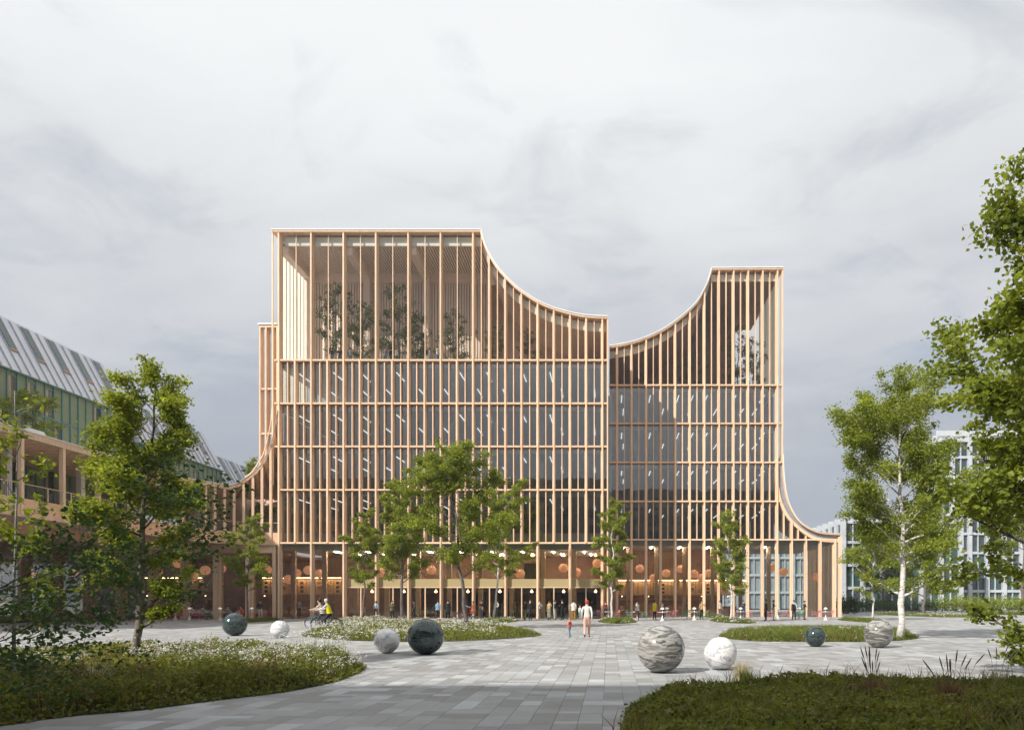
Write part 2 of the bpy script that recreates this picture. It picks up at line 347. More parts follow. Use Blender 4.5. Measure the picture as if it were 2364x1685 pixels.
def build_pavers():
    q = random.Random(11); rows = []
    MW, ML, X0, Y0, NX, NY = 0.335, 0.21, -50.0, 6.3, 316, 470
    tiles = ((1, 2), (1, 2), (1, 3), (1, 3), (1, 1), (2, 1), (2, 1), (2, 2), (1, 4))
    tones = (0.02, 0.05, 0.1, 0.12, 0.3, 0.4, 0.45, 0.5, 0.62, 0.7, 0.95)
    used = [bytearray(NY + 6) for _ in range(NX + 4)]
    for j in range(NY):
        yc = Y0 + j * ML
        lo = max(0, int((-1680 * yc / F - 2 - X0) / MW)); hi = min(NX, int((1250 * yc / F + 3 - X0) / MW))
        for i in range(lo, hi):
            if used[i][j]: continue
            w_, l_ = q.choice(tiles)
            if w_ == 2 and used[i + 1][j]: w_ = 1; l_ = 2
            while l_ > 1 and any(used[i][j + k] for k in range(l_)): l_ -= 1
            if w_ == 2 and any(used[i + 1][j + k] for k in range(l_)): w_ = 1
            for a in range(w_):
                for k in range(l_): used[i + a][j + k] = 1
            rows.append((X0 + i * MW, yc, w_ * MW, l_ * ML, q.choice(tones) + q.uniform(-0.05, 0.05), q.uniform(-0.0006, 0.0006)))
    A = np.array(rows)
    cx = A[:, 0] + A[:, 2] / 2; cyy = A[:, 1] + A[:, 3] / 2
    u = 1405 + F * cx / cyy
    keep = (u > -260) & (u < 2640)
    bd = np.stack([cx, cyy], 1)
    hid = np.zeros(len(A), bool)
    for k in ('left', 'right', 'midleft', 'midright'):
        # leave out those wholly inside a bed
        a = np.ones(len(A), bool)
        for dx, dy in ((-.2, -.4), (.2, -.4), (-.2, .4), (.2, .4)): a &= inside(bd + np.array([dx, dy]), BEDS[k])
        hid |= a
    keep &= ~hid
    keep &= ~((cyy > 66.4) & (cx < 0.2) & (cx > -60)) & ~((cyy > 73.6) & (cx < 25) & (cx > -1))
    A = A[keep]; cx = cx[keep]; cyy = cyy[keep]
    uu = 1405 + F * cx / cyy; vv = VY + F * H / cyy
    vis = (uu > -10) & (uu < 2374) & (vv < 1690)
    order = np.argsort(np.where(vis, cyy, 1e9)); near = order[:300]; rest = order[300:]
    meshes = {}
    g = 0.0026
    for i in near:
        x, y, w, l, t, dz = A[i]; key = (round(w, 3), round(l, 3))
        if key not in meshes:
            mb = MB(); a, c = w / 2 - g, l / 2 - g; bv = 0.002
            mb.add([(-a, -c, -.02), (a, -c, -.02), (a, c, -.02), (-a, c, -.02), (-a, -c, -bv), (a, -c, -bv), (a, c, -bv), (-a, c, -bv), (-a + bv, -c + bv, 0), (a - bv, -c + bv, 0), (a - bv, c - bv, 0), (-a + bv, c - bv, 0)],
                   [(0, 1, 5, 4), (1, 2, 6, 5), (2, 3, 7, 6), (3, 0, 4, 7), (4, 5, 9, 8), (5, 6, 10, 9), (6, 7, 11, 10), (7, 4, 8, 11), (8, 9, 10, 11)])
            meshes[key] = mb.mesh('paver', PAVER)
        o = bpy.data.objects.new('paver', meshes[key]); o.location = (x + w / 2, y + l / 2, dz)
        tt = float(np.clip(t, 0, 1)); o.color = (1 - tt, 1 - tt, 1 - tt, 1); link(o, paving)
    R = A[rest]; n = len(R)
    x0 = R[:, 0] + g; x1 = R[:, 0] + R[:, 2] - g; y0 = R[:, 1] + g; y1 = R[:, 1] + R[:, 3] - g; z = R[:, 5]
    def c(x, y, zz): return np.stack([x, y, zz], 1)
    bv = 0.002
    V = np.stack([c(x0, y0, z - .02), c(x1, y0, z - .02), c(x1, y1, z - .02), c(x0, y1, z - .02), c(x0 + bv, y0 + bv, z), c(x1 - bv, y0 + bv, z), c(x1 - bv, y1 - bv, z), c(x0 + bv, y1 - bv, z)], 1).reshape(-1, 3)
    fb = np.array([(0, 1, 5, 4), (1, 2, 6, 5), (2, 3, 7, 6), (3, 0, 4, 7), (4, 5, 6, 7)])
    Fs = (fb[None] + (np.arange(n) * 8)[:, None, None]).reshape(-1, 4)
    o = bpy.data.objects.new('paver_field', np_mesh('paver_field', V, Fs, PAVER, np.repeat(np.clip(R[:, 4], 0, 1), 8))); o['kind'] = 'stuff'
    link(o, paving)
build_pavers()

# ---------------------------------------------------------------- timber building, tall left volume
D = 66.0
def tfin(m, key={}):
    if m.name not in key:
        b = MB()
        b.add([(-.075, 0, 0), (.075, 0, 0), (.075, .34, 0), (.15, .34, 0), (.15, .62, 0), (-.15, .62, 0), (-.15, .34, 0), (-.075, .34, 0)] +
              [(-.075, 0, 1), (.075, 0, 1), (.075, .34, 1), (.15, .34, 1), (.15, .62, 1), (-.15, .62, 1), (-.15, .34, 1), (-.075, .34, 1)],
              [(i, (i + 1) % 8, (i + 1) % 8 + 8, i + 8) for i in range(8)] + [(8, 9, 10, 15), (10, 11, 12, 13), (10, 13, 14, 15)])
        key[m.name] = b.mesh('column', m)
    return key[m.name]
def fin(parent, x, y, z0, z1, name='column', m=None): return inst(name, tfin(m or WOOD), parent, (x, y, z0), (1, 1, z1 - z0))
def ribbon(prof, y0, y1, th):
    """a sheet that follows a roof profile (x,z), th thick below it"""
    b = MB(); n = len(prof)
    nor = []
    for i in range(n):
        a = Vector(prof[max(i - 1, 0)]); c = Vector(prof[min(i + 1, n - 1)]); d = (c - a).normalized(); nor.append(Vector((-d.y, d.x)))
    vs_ = []
    for (x, z), nn in zip(prof, nor):
        vs_ += [(x, y0, z), (x, y1, z), (x - nn.x * th, y1, z - nn.y * th), (x - nn.x * th, y0, z - nn.y * th)]
    fs = []
    for i in range(n - 1):
        a = i * 4; c = a + 4
        fs += [(a, c, c + 1, a + 1), (a + 1, c + 1, c + 2, a + 2), (a + 2, c + 2, c + 3, a + 3), (a + 3, c + 3, c, a)]
    fs += [(0, 1, 2, 3), tuple(reversed((n * 4 - 4, n * 4 - 3, n * 4 - 2, n * 4 - 1)))]
    b.add(vs_, fs); return b
def band_under(prof, o0, o1):
    """polygon strip between offsets o0 and o1 straight below a profile"""
    return [(x, z - o0) for x, z in prof] + [(x, z - o1) for x, z in reversed(prof)]
def strip(prof, o0, o1, y0, y1):
    b = MB()
    for (xa, za), (xb, zb) in zip(prof[:-1], prof[1:]):
        b.prism([(xa, za - o1), (xb, zb - o1), (xb, zb - o0), (xa, za - o0)], y0, y1)
    return b
def smooth_prof(pts, n=6):
    """dense open Catmull-Rom through points, then no change at the ends"""
    out = []; P = [pts[0]] + list(pts) + [pts[-1]]
    for i in range(1, len(P) - 2):
        p0, p1, p2, p3 = [np.array(P[i + j], float) for j in (-1, 0, 1, 2)]
        for t in np.linspace(0, 1, n, endpoint=False):
            out.append(tuple(0.5 * ((2 * p1) + (-p0 + p2) * t + (2 * p0 - 5 * p1 + 4 * p2 - p3) * t * t + (-p0 + 3 * p1 - 3 * p2 + p3) * t ** 3)))
    out.append(tuple(pts[-1])); return out
def zat(prof, x): return float(np.interp(x, [p[0] for p in prof], [p[1] for p in prof]))

M = thing('timber_building', 'tall timber-finned tower volume with glazed roof terrace and roof sweeping down to the right', 'building', (PX(1000, D), D, 0))
LV = [0.0, 7.32, 12.46, 16.65, 20.82, 25.0]
ZT = PZ(532, D)
curve = smooth_prof([(PX(x, D), PZ(y, D)) for x, y in [(1111, 532), (1124, 574), (1146, 613), (1166, 637), (1184, 655), (1203, 671), (1240, 695), (1277, 711), (1316, 722), (1353, 729), (1403, 732)]])
prof = [(PX(627, D), ZT)] + curve
XL, XR = PX(627, D), PX(1404, D)
BACK = 84.0
# roof sheet, coping and cream edge beam
ribbon(prof, 65.93, BACK, 0.16).obj('roof', WOOD, M)
ribbon([(x, z + 0.1) for x, z in prof], 65.86, BACK - .5, 0.095).obj('coping', WHITEP, M)
strip([(PX(650, D), ZT)] + curve, 0.32, 1.18, 66.62, 66.8).obj('edge_beam', CREAM, M)
K = [PX(642.7 + 37.385 * k, D) for k in range(21)]
for k in range(21):
    top = zat(prof, K[k]) - 0.16
    if k % 2 == 0: fin(M, K[k], D, 0, top)
    elif k > 12: fin(M, K[k], D, LV[1], top)
    else: fin(M, K[k], D, LV[1], LV[5])
box('corner_post', M, WOOD, XL, XL + .14, D, D + .14, 12.9, ZT - .17)
box('corner_post', M, WOOD, XR - .13, XR, D - .01, D + .6, 0, zat(prof, XR) - .17)
box('side_wall', M, WOOD, XR - .2, XR - .02, D + .62, 80, 0, zat(prof, XR) - 1.2)
for z in LV[1:]:
    box('floor_band', M, WOOD, XL + .15 if z > 13 else K[0], XR - .13, D + .06, D + .52, z - .08, z + .08)
    for k in range(0): pass
# mullions and panes
for f in range(1, 5):
    z0, z1 = LV[f] + .1, LV[f + 1] - .1
    for k in range(20):
        xm = (K[k] + K[k + 1]) / 2
        box('mullion', M, WOOD, xm - .042, xm + .042, D + .18, D + .56, z0, z1)
        box('window_pane', M, GLASS, K[k] + .15, xm - .042, D + .53, D + .55, z0, z1)
        box('window_pane', M, GLASS, xm + .042, K[k + 1] - .15, D + .53, D + .55, z0, z1)
    box('window_pane', M, GLASS, K[20] + .15, XR - .13, D + .53, D + .55, z0, z1)
for k in range(12):
    if k % 2 == 1: box('mullion', M, WOOD, K[k] - .035, K[k] + .035, D + .3, D + .42, LV[5] + .1, ZT - .16)
    if k % 2 == 0: box('window_pane', M, GLASSC, K[k] + .15, K[k + 2] - .15, D + .53, D + .55, LV[5] + .1, ZT - .3)
for k in range(12, 20):
    xm = (K[k] + K[k + 1]) / 2
    box('mullion', M, WOOD, xm - .042, xm + .042, D + .18, D + .56, LV[5] + .1, zat(prof, xm) - .16)
    b = MB(); xa, xb = K[k] + .15, K[k + 1] - .15
    b.prism([(xa, LV[5] + .1), (xb, LV[5] + .1), (xb, zat(prof, xb) - .3), (xa, zat(prof, xa) - .3)], D + .53, D + .55); b.obj('window_pane', GLASSC, M)
# slabs, core, lights
for i, z in enumerate(LV[1:]):
    box('floor_slab', M, SLABC, XL + .6, XR - .25, D + .6, 79.5, z - .62, z - .12)
    box('floor_finish', M, CARPET, XL + .6, XR - .25, D + .6, 79.5, z - .118, z - .02)
box('core_wall', M, COREW, XL + .5, XR - .25, 79.5, 79.9, 0, 24.4)
for f in range(1, 5):
    for k in range(1, 20, 2):
        for r, (ya, yb) in enumerate(((67.7, 70.6), (73.0, 76.0))):
            if (k * 7 + r * 3) % 9 == 0: continue
            x = K[k] + (0.35 if r % 2 else -0.4) + (k % 4 - 1.5) * .22
            box('ceiling_light', M, LIGHT, x - .026, x + .026, ya, yb, LV[f + 1] - .70, LV[f + 1] - .635)
for k in range(1, 20, 3):
    box('interior_column', M, SLABC, K[k] - .2, K[k] + .2, 70.3, 70.7, LV[1], LV[5] - .63)
for z in LV[2:5]: pass
box('upstand', M, SLABC, XL + .9, XR - .25, D + .62, D + .7, LV[1], LV[1] + 1.0)
box('side_wall', M, COREW, XL + .4, XL + .55, 67.4, 79.4, LV[1], LV[4] - .64)
# side wall of fins on the left (seen through the corner)
for j in range(8):
    y = 67.1 + j * .78
    box('side_fin', M, CREAM, XL + .2, XL + .5, y, y + .17, LV[4] if j < 8 else 13, ZT - .2)
# roof terrace
yb = 72.5; XF = PX(1111, D)
box('terrace_floor', M, CREAM, XL + .6, XR - .25, D + .6, 80, LV[5] - .015, LV[5] + .03)
box('ceiling_backing', M, mat('ceiling_gap', (.16, .12, .10), rough=.9), XL + .6, XF - .15, 66.85, yb, ZT - 1.0, ZT - .9)
nsl = 74
for i in range(nsl):
    x = XL + 1.0 + i * (XF - XL - 1.0) / nsl
    box('ceiling_slat', M, WOODS, x, x + .165, 66.85, yb, ZT - 1.09, ZT - 1.005)
for x in (PX(803, 66.6), PX(950.7, 66.6), XL + .9):
    box('roof_beam', M, WOODS, x - .35, x + .35, 66.81, yb, ZT - 1.95, ZT - 1.1)
    box('terrace_column', M, WOODS, x - .3, x + .3, yb - .7, yb - .12, LV[5] + .03, ZT - 1.95)
box('back_beam', M, WOODS, XL + .6, XF - .15, yb - .1, yb + .3, ZT - 2.0, ZT - 1.1)
box('back_wall', M, mat('slat_wall_backing', (0.32, .235, .195), rough=.9), XL + 1.3, XF - .2, yb + .28, yb + .38, LV[5], ZT - 2.0)
x = XL + 1.3; i = 0
while x < XF - .35:
    b = MB(); lean = 0.0
    if x > XL + 5.0 or True: box('wall_slat', M, WOODS, x, x + .2, yb + .1, yb + .27, LV[5] + .03, ZT - 2.0)
    x += .285
# the swept part: soffit and rear wall under the curve
strip(curve, 1.0, 1.16, 66.82, 78).obj('swept_soffit', SOFFIT, M)
cv2 = [(curve[0][0] - 2.2, ZT)] + [(p[0], p[1]) for p in curve]
b = MB(); b.prism([(cv2[0][0], LV[5])] + [(XR - .4, LV[5])] + [(x, z - 1.1) for x, z in reversed(cv2)], 75.0, 75.2); b.obj('rear_wall', SOFFIT, M)
for x0 in (PX(1178, 75), PX(1250, 75), PX(1275, 75)):
    box('rear_sun_patch', M, CREAM, x0, x0 + .7 + .5 * (x0 < -9), 74.9, 74.98, LV[5] + .03, LV[5] + 1.7)  # cream panels stand in for sun patches on the rear wall
# ground floor hall
box('hall_floor', M, mat('hall_floor_stone', (.36, .29, .24), rough=.35), -75, XR - .2, D + .64, 79.5, -0.016, 0.012)
box('hall_wall', M, BROWNW, -75, XR - .3, 78.0, 78.3, 0.013, 6.7)
box('hall_ceiling', M, SOFFIT, -75, K[0] - .3, D + .62, 79.4, 6.3, 6.44)
for k in range(0, 20, 2):
    xa, xb = K[k] + .15, K[k + 2] - .2
    if k < 4:
        box('shopfront_pane', M, GLASSD, xa, xb, D + .53, D + .55, .02, LV[1] - .1)
    else:
        xm = (xa + xb) / 2
        box('shopfront_pane', M, GLASSD, xa, xb, D + .53, D + .55, 3.9, LV[1] - .1)
        box('mezzanine_band', M, PLASTER, xa, xb, D + .5, D + .7, 3.06, 3.84)
        box('door_head', M, WOOD, xa, xb, D + .42, D + .56, 2.98, 3.055)
        box('door_post', M, WOOD, xm - .05, xm + .05, D + .44, D + .56, .02, 2.975)
        box('door_pane', M, GLASSD, xa, xm - .05, D + .53, D + .55, .02, 2.97)
        box('door_pane', M, GLASSD, xm + .05, xb, D + .53, D + .55, .02, 2.97)
box('shopfront_pane', M, GLASSD, K[20] + .15, XR - .14, D + .53, D + .55, .02, LV[1] - .1)
for k in range(0, 21, 2):
    box('inner_column', M, WOOD, K[k] + .06, K[k] + .5, 68.4, 68.8, .013, 6.68)
box('mezzanine_floor', M, PLASTER, K[4], XR - .3, 70.5, 77.9, 3.1, 3.5)
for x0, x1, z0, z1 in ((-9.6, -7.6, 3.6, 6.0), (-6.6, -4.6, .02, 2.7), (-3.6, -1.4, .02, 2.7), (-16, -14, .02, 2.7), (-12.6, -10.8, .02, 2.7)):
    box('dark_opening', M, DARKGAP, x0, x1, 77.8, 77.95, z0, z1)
for k in range(4, 20, 2):
    x = (K[k] + K[k + 2]) / 2 + .9
    b = MB(); b.lathe([(0, .17), (.05, .16), (.06, .06), (.13, .03), (.13, -.1), (0, -.13)], 10, (x, D + .95, 2.65)); b.tube([(x, D + .95, 2.8), (x, D + .95, 3.05)], .012, 4, mi=1); b.obj('pendant_lamp', [WARM, DARKGAP], M)
for k in range(12, 20, 2):
    x = (K[k] + K[k + 2]) / 2 + .9
    b = MB(); b.lathe([(0, .17), (.05, .16), (.06, .06), (.12, .03), (.12, -.1), (0, -.13)], 10, (x, D + 1.1, 6.2)); b.obj('pendant_lamp', WARM, M)
for k in range(3, 20, 2):
    for r, (ya, yb2) in enumerate(((68.6, 70.3), (72.2, 74))):
        x = K[k] + (.3 if r else -.3); box('ceiling_light', M, HALLL, x - .05, x + .05, ya, yb2, 6.61, 6.68)

# ---------------------------------------------------------------- rear volume behind the tower's left edge
RV = thing('rear_wing', 'narrow finned timber volume rising behind the left edge of the tall tower', 'building', (-36, 76, 0))
xa, xb, zt = PX(598, 76), PX(640, 76), PZ(749, 76)
box('roof', RV, WHITEP, xa - .1, xb, 75.9, 83, zt - .02, zt + .14)
box('edge_band', RV, WOOD, xa, xb, 76.02, 76.5, zt - .3, zt - .03)
for x in (xa + .08, xa + .75, xa + 1.55, xa + 2.0): fin(RV, x, 76, 12.7, zt - .31, 'column')
for z in (PZ(897, 76), PZ(1000, 76)): box('floor_band', RV, WOOD, xa, xb, 76.06, 76.5, z - .1, z + .1)
box('window_pane', RV, GLASS, xa + .9, xb, 76.6, 76.63, 12.7, zt - .32)
box('core_wall', RV, mat('blue_grey_wall', (.22, .26, .33), rough=.6), xa + .95, xb, 77.4, 77.6, 12.7, zt - .35)

# ---------------------------------------------------------------- right volume
D2 = 73.3
R = thing('timber_building', 'lower timber-finned right volume whose roof swoops up to a square corner tower', 'building', (PX(1650, D2), D2, 0))
RL = [0, 8.30, 12.42, 16.60, 20.78, 24.9]
RT = PZ(619, D2)
rcurve = smooth_prof([(PX(x, D2), PZ(y, D2)) for x, y in [(1407, 799), (1424, 797), (1458, 790), (1491, 779), (1524, 764), (1557, 743), (1591, 715), (1610, 694), (1625, 668), (1635, 645), (1642, 620)]])
rprof = rcurve + [(PX(1808, D2), RT)]
RXL, RXR = PX(1406, D2), PX(1808, D2)
ribbon(rprof, D2 - .07, 88, .16).obj('roof', WOOD, R)
ribbon([(x, z + .1) for x, z in rprof], D2 - .14, 87.5, .095).obj('coping', WHITEP, R)
strip(rcurve + [(RXR - .5, RT)], .32, 1.1, D2 + .62, D2 + .8).obj('edge_beam', CREAM, R)
RK = [PX(1424.3 + 33.72 * k, D2) for k in range(12)]
for k in range(12): fin(R, RK[k], D2, 0, zat(rprof, RK[k]) - .16)
box('corner_post', R, WOOD, RXR - .14, RXR, D2, D2 + .5, RL[3], RT - .17)
for z in RL[1:]:
    box('floor_band', R, WOOD, RXL, RXR - .15 if z > 9 else PX(1937, D2), D2 + .06, D2 + .52, z - .075, z + .075)
edges = [RXL] + RK
for f in range(1, 6):
    z0 = RL[f] + .09
    for k in range(12):
        xa = edges[k] + (.15 if k else .02); xb = RK[k] - .15; xm = (edges[k] + RK[k]) / 2
        if f < 5: z1a = z1b = RL[f + 1] - .09; G = GLASS
        else: z1a, z1b = zat(rprof, xa) - .3, zat(rprof, xb) - .3; G = GLASSC
        if k: box('mullion', R, WOOD, xm - .042, xm + .042, D2 + .18, D2 + .56, z0, (RL[f + 1] - .09) if f < 5 else zat(rprof, xm) - .16)
        if k: halves = ((xa, xm - .042), (xm + .042, xb))
        else: halves = ((xa, xb),)
        for (p, q) in halves:
            b = MB(); zz = (lambda t: z1a + (z1b - z1a) * (t - xa) / (xb - xa))
            b.prism([(p, z0), (q, z0), (q, zz(q)), (p, zz(p))], D2 + .53, D2 + .55); b.obj('window_pane', G, R)
    if f >= 3: box('window_pane', R, GLASS if f < 5 else GLASSC, RK[11] + .15, RXR - .15, D2 + .53, D2 + .55, z0, (RL[f + 1] - .09) if f < 5 else RT - .3)
for i, z in enumerate(RL[1:]):
    xe = RXR - .7 if z > 9 else RXR + 5.2
    box('floor_slab', R, SLABC, RXL + .3, xe, D2 + .6, 87, z - .6, z - .1)
    box('floor_finish', R, CARPET, RXL + .3, xe, D2 + .6, 87, z - .098, z - .02)
box('side_wall', R, COREW, RXR - .69, RXR - .55, 75.2, 86.8, RL[1], RL[5] - .62)
box('core_wall', R, COREW, RXL + .3, RXR - .7, 86.9, 87.2, RL[1], RL[5] - .6)
for f in range(1, 5):
    for k in range(0, 11):
        for r, (ya, yb) in enumerate(((75.0, 77.7), (80.2, 83.0))):
            if (k + r) % 2 and k % 5: continue
            x = RK[k] + (.85 if r % 2 else .55)
            box('ceiling_light', R, LIGHT, x - .026, x + .026, ya, yb, RL[f + 1] - .68, RL[f + 1] - .615)
for k in range(1, 11, 3): box('interior_column', R, SLABC, RK[k] + .6, RK[k] + .95, 77.3, 77.7, RL[1], RL[5] - .6)
box('side_wall', R, CREAM, XR - .015, RXL + .29, 74.2, 87, 0, 24.0)
# terrace under the swoop
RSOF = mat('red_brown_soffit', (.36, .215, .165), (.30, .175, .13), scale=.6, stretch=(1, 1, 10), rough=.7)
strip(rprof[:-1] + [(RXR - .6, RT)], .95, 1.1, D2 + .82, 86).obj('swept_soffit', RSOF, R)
for i in range(46):
    y = D2 + 1.0 + i * .28
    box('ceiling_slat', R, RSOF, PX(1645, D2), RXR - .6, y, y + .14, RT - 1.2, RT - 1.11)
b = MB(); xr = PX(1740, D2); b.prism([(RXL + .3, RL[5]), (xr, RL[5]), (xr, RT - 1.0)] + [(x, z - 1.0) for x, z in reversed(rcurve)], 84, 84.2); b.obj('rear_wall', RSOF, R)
for y in (75.2, 76.9, 78.6, 80.3, 82): box('side_fin', R, CREAM, RXR - .62, RXR - .2, y, y + .22, RL[5] + .02, RT - .2)
# ground floor of the right volume and the swept glass pavilion
lower = [(1809, 1050), (1809.5, 1075), (1812, 1111), (1819, 1152), (1834, 1186), (1851, 1207), (1876, 1222), (1901, 1229), (1942, 1232)]
lowp = smooth_prof([(PX(x, D2), PZ(y, D2)) for x, y in lower])
inner = [(1797, 1060), (1797.5, 1090), (1799, 1122), (1807, 1158), (1823, 1191), (1851, 1219), (1879, 1237), (1901, 1243), (1937, 1245)]
inp = smooth_prof([(PX(x, D2), PZ(y, D2)) for x, y in inner])
ribbon(lowp, D2 - .07, 82, .13).obj('roof', WOOD, R)
ribbon([(x - .0, z + .045) for x, z in lowp], D2 - .12, 82, .04).obj('coping', WHITEP, R)
ribbon(inp, D2 + .1, D2 + .6, .3).obj('swept_beam', WOOD, R)
b = MB()
n = min(len(lowp), len(inp))
for i in range(n - 1):
    a, c, d, e = inp[i], inp[i + 1], lowp[i + 1], lowp[i]
    b.add([(p[0], D2 + .3, p[1]) for p in (a, c, d, e)], [(0, 1, 2, 3)])
b.obj('grey_edge_panel', mat('grey_edge_panel', (.33, .33, .36), rough=.35), R)
for px in (1811, 1827, 1844, 1862):
    x = PX(px, D2); zt_ = zat(inp, x) - .25
    if zt_ > RL[1] + .2: box('mullion', R, WOOD, x - .06, x + .06, D2 + .15, D2 + .5, RL[1] + .09, zt_)
ext = [PX(p, D2) for p in (1829, 1862, 1895.5, 1928)]
for x in ext: fin(R, x, D2, 0, RL[1] - .09 if x > PX(1840, D2) else zat(inp, x) - .25)
b = MB()
tri = [(RK[11] + .15, RL[1] + .09)] + [(PX(1880, D2), RL[1] + .09)] + [(x, z - .28) for x, z in reversed(inp) if RK[11] + .15 < x < PX(1878, D2)]
b.prism(tri, D2 + .53, D2 + .55); b.obj('window_pane', GLASS, R)
box('end_post', R, WOOD, PX(1936, D2), PX(1943, D2), D2 - .02, D2 + .6, 0, PZ(1236, D2) - .14)
g_edges = [RXL] + RK + ext + [PX(1936, D2)]
for a, c in zip(g_edges[:-1], g_edges[1:]):
    box('shopfront_pane', R, GLASSD, a + .16, c - .16, D2 + .53, D2 + .55, .02, RL[1] - .09)
box('hall_floor', R, MATS['hall_floor_stone'], RXL + .1, PX(1936, D2), D2 + .64, 86, -0.016, 0.012)
box('hall_wall', R, BROWNW, RXL + .1, PX(1700, D2), 82.5, 82.8, .013, RL[1] - .62)
for j in range(6): box('pavilion_column', R, WOOD, PX(1936, D2) - .45, PX(1936, D2) - .05, 74.8 + j * 1.6, 75.1 + j * 1.6, .013, PZ(1236, D2) - .5)
for k in range(1, 12, 2): box('inner_column', R, WOOD, RK[k] - .5, RK[k] - .1, 76.0, 76.4, .013, RL[1] - .62)

for k in range(0, 12, 2): box('ceiling_light', R, HALLL, RK[k] + .7, RK[k] + .8, 75.4, 77.4, RL[1] - .69, RL[1] - .62)  # tubes added to brighten the right volume's ground floor

# ---------------------------------------------------------------- curved terrace wing on the left
W = thing('terrace_wing', 'low curved timber wing with terrace, slatted soffit and colonnade left of the tower', 'building', (-40, 55, 0))
def path(off=0.0, y_end=30.0):
    """front edge of the wing in plan; off moves it back (away from the plaza)"""
    pts = [(-37.7 - off, y) for y in np.arange(y_end, 60.3, 1.0)]
    r = 5.7 + off
    for a in np.linspace(math.pi, math.pi / 2, 19): pts.append((-32 + r * math.cos(a), 60.3 + r * math.sin(a)))
    return pts
P0 = path(0.0)
def edge_z(x, y):
    u = VX + F * x / y
    return float(np.interp(u, [540, 561, 583, 602, 614, 622, 632, 639, 642], [12.65, 13.3, 13.95, 14.8, 15.7, 16.5, 17.8, 19.6, 21.0]))
def along(outer, innr, z0f, z1f):
    """closed wall between two plan paths"""
    b = MB(); n = len(outer)
    for i in range(n - 1):
        (xa, ya), (xb, yb_), (xc, yc), (xd, yd) = outer[i], outer[i + 1], innr[i + 1], innr[i]
        za0, zb0, za1, zb1 = z0f(xa, ya), z0f(xb, yb_), z1f(xa, ya), z1f(xb, yb_)
        b.add([(xa, ya, za0), (xb, yb_, zb0), (xc, yc, zb0), (xd, yd, za0), (xa, ya, za1), (xb, yb_, zb1), (xc, yc, zb1), (xd, yd, za1)],
              [(0, 3, 2, 1), (4, 5, 6, 7), (0, 1, 5, 4), (2, 3, 7, 6), (1, 2, 6, 5), (3, 0, 4, 7)])
    return b
along(P0, path(.18), lambda x, y: 7.2, lambda x, y: 8.3).obj('parapet', WOODP, W)
along(path(-.05), path(.3), lambda x, y: 7.1, lambda x, y: 7.22).obj('slab_edge', WOOD, W)
along(path(-.06), path(.35), lambda x, y: edge_z(x, y) - .42, lambda x, y: edge_z(x, y)).obj('roof_edge', WOOD, W)
along(path(-.10), path(.25), lambda x, y: edge_z(x, y) + .002, lambda x, y: edge_z(x, y) + .07).obj('coping', WHITEP, W)
# second, outer lip that runs up the tower's edge
b = MB(); b.tube([(PX(x, 66.4), 66.4, PZ(y, 66.4)) for x, y in smooth_prof([(566, 1101), (580, 1091), (595, 1070), (609.6, 1043), (619, 1008), (625.6, 974), (629, 932)], 4)], .075, 6); b.obj('outer_lip', WOOD, W)
# terrace floor and its underside
b = MB(); pp = path(.1); poly = [(-80, 30.0)] + [(x, y) for x, y in pp] + [(-32, 71.5), (-80, 71.5)]
n = len(poly); b.add([(x, y, 7.09) for x, y in poly] + [(x, y, 7.3) for x, y in poly], [tuple(reversed(range(n))), tuple(range(n, 2 * n))] + [(i, (i + 1) % n, (i + 1) % n + n, i + n) for i in range(n)])
b.obj('terrace_slab', SOFFIT, W)
b = MB(); ci = [p for p in path(3.2)]; co_ = [p for p in path(3.6)]
along(ci, co_, lambda x, y: 6.35, lambda x, y: 7.088).obj('drop_beam', WOODP, W)
box('lower_ceiling', W, SOFFIT, -80, -42.0, 45, 70, 6.42, 6.5)
box('head_beam', W, WOOD, -78, -32.4, D + .1, D + .5, 6.35, 7.085)
# roof soffit with slats
inz = 12.15
SLATW = mat('pale_soffit_slat', (.92, .64, .43), (.84, .55, .35), scale=1.5, rough=.6)
b = MB(); b.add([(x, y, 7.303) for x, y in [(-45.1, 30)] + path(.3) + [(-32.7, 71.2), (-45.1, 71.2)]], [tuple(range(len(path(.3)) + 3))]); b.obj('terrace_paving', CREAM, W)
def inner_pt(x, y):
    # inner end of a slat: straight back on the straight part, radial on the bend
    if y <= 60.3: return (-45.1, y)
    a = math.atan2(y - 60.3, x + 32); return (-32 + 13.0 * math.cos(a), 60.3 + 11.0 * math.sin(a))
fine = []
y = 30.2
while y < 60.2: fine.append((-37.8, y)); y += .72
for a in np.linspace(math.pi - .03, math.pi / 2 + .02, 24): fine.append((-32 + 5.6 * math.cos(a), 60.3 + 5.6 * math.sin(a)))
sb = MB()
prev = None
for i, (x, y) in enumerate(fine):
    xi, yi = inner_pt(x, y); zo = edge_z(x, y) - .40
    cur = ((x, y, zo + .1), (xi, yi, inz + .1))
    if prev: sb.add([prev[0], cur[0], cur[1], prev[1]], [(0, 1, 2, 3)])
    prev = cur
sb.obj('soffit_backing', mat('soffit_backing', (.60, .38, .24), rough=.8), W)
